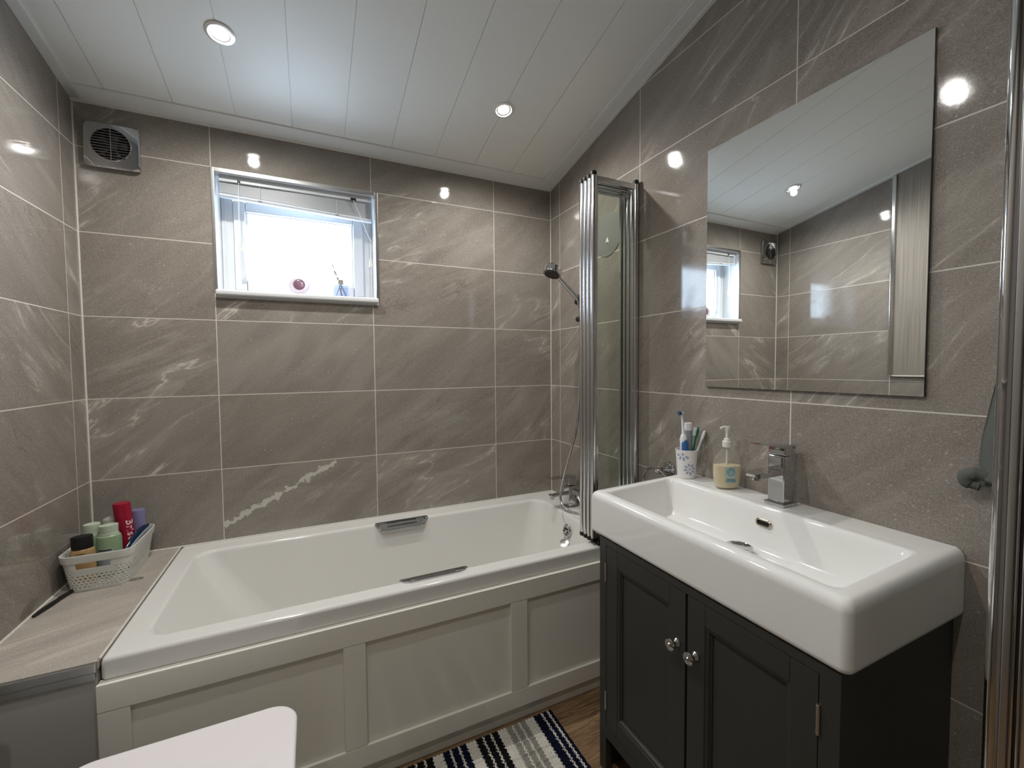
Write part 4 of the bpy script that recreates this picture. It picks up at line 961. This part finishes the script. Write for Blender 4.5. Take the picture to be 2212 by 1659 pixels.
# ================================================================== toilet
TZ = -.42
tl = empty('toilet', 'white toilet with closed lid in front of the bath', 'toilet', (.36, -1.07, FL))
ty0, ty1 = -1.262, -.880
def lidloop(i, z, x0=.245):
    # straight at the hinge, softly rounded square at the front
    return rr(x0 + i, .690 - i, ty0 + i, ty1 - i, .062 - i * .5, z, 10)
bm = NB(); loft(bm, [lidloop(.010, TZ - .020), lidloop(.002, TZ - .0185), lidloop(0, TZ - .015), lidloop(0, TZ - .006), lidloop(.0025, TZ - .002), lidloop(.008, TZ)]); obj('lid', bm, 'lid', tl, angle=50)
bm = NB(); loft(bm, [lidloop(.014, TZ - .042), lidloop(.006, TZ - .040), lidloop(.004, TZ - .036), lidloop(.004, TZ - .026), lidloop(.012, TZ - .023)]); obj('seat', bm, 'lid', tl, angle=50)
bm = NB()
loft(bm, [rr(.16, .50, ty0 + .10, ty1 - .10, .08, FL + .001, 8), rr(.16, .50, ty0 + .10, ty1 - .10, .08, FL + .05, 8), rr(.16, .54, ty0 + .08, ty1 - .08, .09, FL + .18, 8), rr(.17, .63, ty0 + .03, ty1 - .03, .10, FL + .30, 8), rr(.18, .672, ty0 + .014, ty1 - .014, .09, TZ - .075, 8), rr(.18, .675, ty0 + .012, ty1 - .012, .08, TZ - .044, 8)])
obj('pan', bm, 'ceramic', tl, angle=60)
bm = NB(); loft(bm, [rr(.012, .185, ty0 + .02, ty1 - .045, .02, FL + .38), rr(.006, .19, ty0 + .015, ty1 - .04, .02, FL + .42), rr(.002, .185, ty0 + .005, ty1 - .04, .02, FL + .76)]); obj('cistern', bm, 'ceramic', tl, angle=50)
bm = NB(); loft(bm, [rr(.002, .190, ty0, ty1 - .035, .02, FL + .761), rr(.001, .192, ty0 - .002, ty1 - .033, .02, FL + .768), rr(.001, .192, ty0 - .002, ty1 - .033, .02, FL + .782), rr(.004, .186, ty0 + .004, ty1 - .04, .02, FL + .789)]); obj('cistern_lid', bm, 'ceramic', tl, angle=50)
bm = NB(); lathe(bm, [(.020, 0), (.020, .004), (.017, .006), (.006, .0055)], (.095, (ty0 + ty1) / 2, FL + .789), n=24); obj('flush_button', bm, 'chrome', tl)
for s in (-.09, .09):
    bm = NB(); cyl(bm, (.222, (ty0 + ty1) / 2 + s - .02, TZ - .018), (.222, (ty0 + ty1) / 2 + s + .02, TZ - .018), .010, n=16); cyl(bm, (.222, (ty0 + ty1) / 2 + s, TZ - .046), (.222, (ty0 + ty1) / 2 + s, TZ - .018), .008, n=12); obj('hinge', bm, 'chrome', tl)

# ================================================================== striped rug
RX0, RX1, RY0, RY1 = .76, 1.503, -1.26, -.742
seq = [('n', .018), ('w', .0065), ('n', .018), ('w', .0065), ('n', .018 + .012), ('w', .034), ('g', .020), ('w', .0065), ('g', .020), ('w', .0065), ('g', .020), ('w', .032), ('b', .022), ('w', .0065), ('b', .022), ('w', .0065), ('b', .022), ('w', .034), ('n', .022), ('w', .0065), ('n', .022), ('w', .0065), ('n', .022), ('w', .034), ('b', .022), ('w', .0065), ('b', .022), ('w', .0065), ('b', .022), ('w', .034), ('g', .020), ('w', .0065), ('g', .020), ('w', .0065), ('g', .04), ('w', .5)]
def rug_col(d, row):
    # d = distance from the right edge; grey and white swap places half way down, as woven
    acc = 0
    for k, w in seq:
        if d < acc + w: return k, (d - acc) / w, w
        acc += w
    return 'w', .5, .1
bm = NB(); st = .0031; nx, ny = int((RX1 - RX0) / st), int((RY1 - RY0) / st); g = []
key = {'n': 0, 'b': 1, 'w': 2, 'g': 3}; pitch = .0145
def cell(x, y):
    row = math.floor((RY1 - y) / pitch); zig = ((RY1 - y) / pitch - row)
    d = RX1 - x + (.0065 * (zig - .5)); return rug_col(d, row), zig
for j in range(ny + 1):
    rw = []
    for i in range(nx + 1):
        x, y = RX0 + i * st, RY0 + j * st; (c, t, w), zig = cell(x, y)
        nsub = max(1, round(w / .012)); tt_ = (t * nsub) % 1.0
        z = .0150 * (.35 + .65 * math.sqrt(abs(math.sin(PI * tt_))) * math.sqrt(abs(math.sin(PI * zig))))
        ex = min(i, nx - i, j, ny - j); z *= min(1, .25 + ex * .35)
        wob = .0018 * math.sin(y * 190) if i == nx else 0
        rw.append(bm.verts.new((x + wob, y, FL + .003 + z)))
    g.append(rw)
for j in range(ny):
    for i in range(nx):
        f = bm.faces.new((g[j][i], g[j][i + 1], g[j + 1][i + 1], g[j + 1][i])); (c, t, w), zig = cell(RX0 + (i + .5) * st, RY0 + (j + .5) * st); f.material_index = key[c]
edge = [g[0][i] for i in range(nx + 1)] + [g[j][nx] for j in range(1, ny + 1)] + [g[ny][i] for i in range(nx - 1, -1, -1)] + [g[j][0] for j in range(ny - 1, 0, -1)]
lowv = [bm.verts.new((v.co.x, v.co.y, FL + .0006)) for v in edge]
for i in range(len(edge)):
    j = (i + 1) % len(edge); bm.faces.new((edge[i], edge[j], lowv[j], lowv[i]))
bm.faces.new(lowv)
obj('striped_rug', bm, ['rug_navy', 'rug_black', 'rug_white', 'rug_grey'], label='chunky woven bath rug with navy, black, white and grey stripes', cat='rug', angle=80)
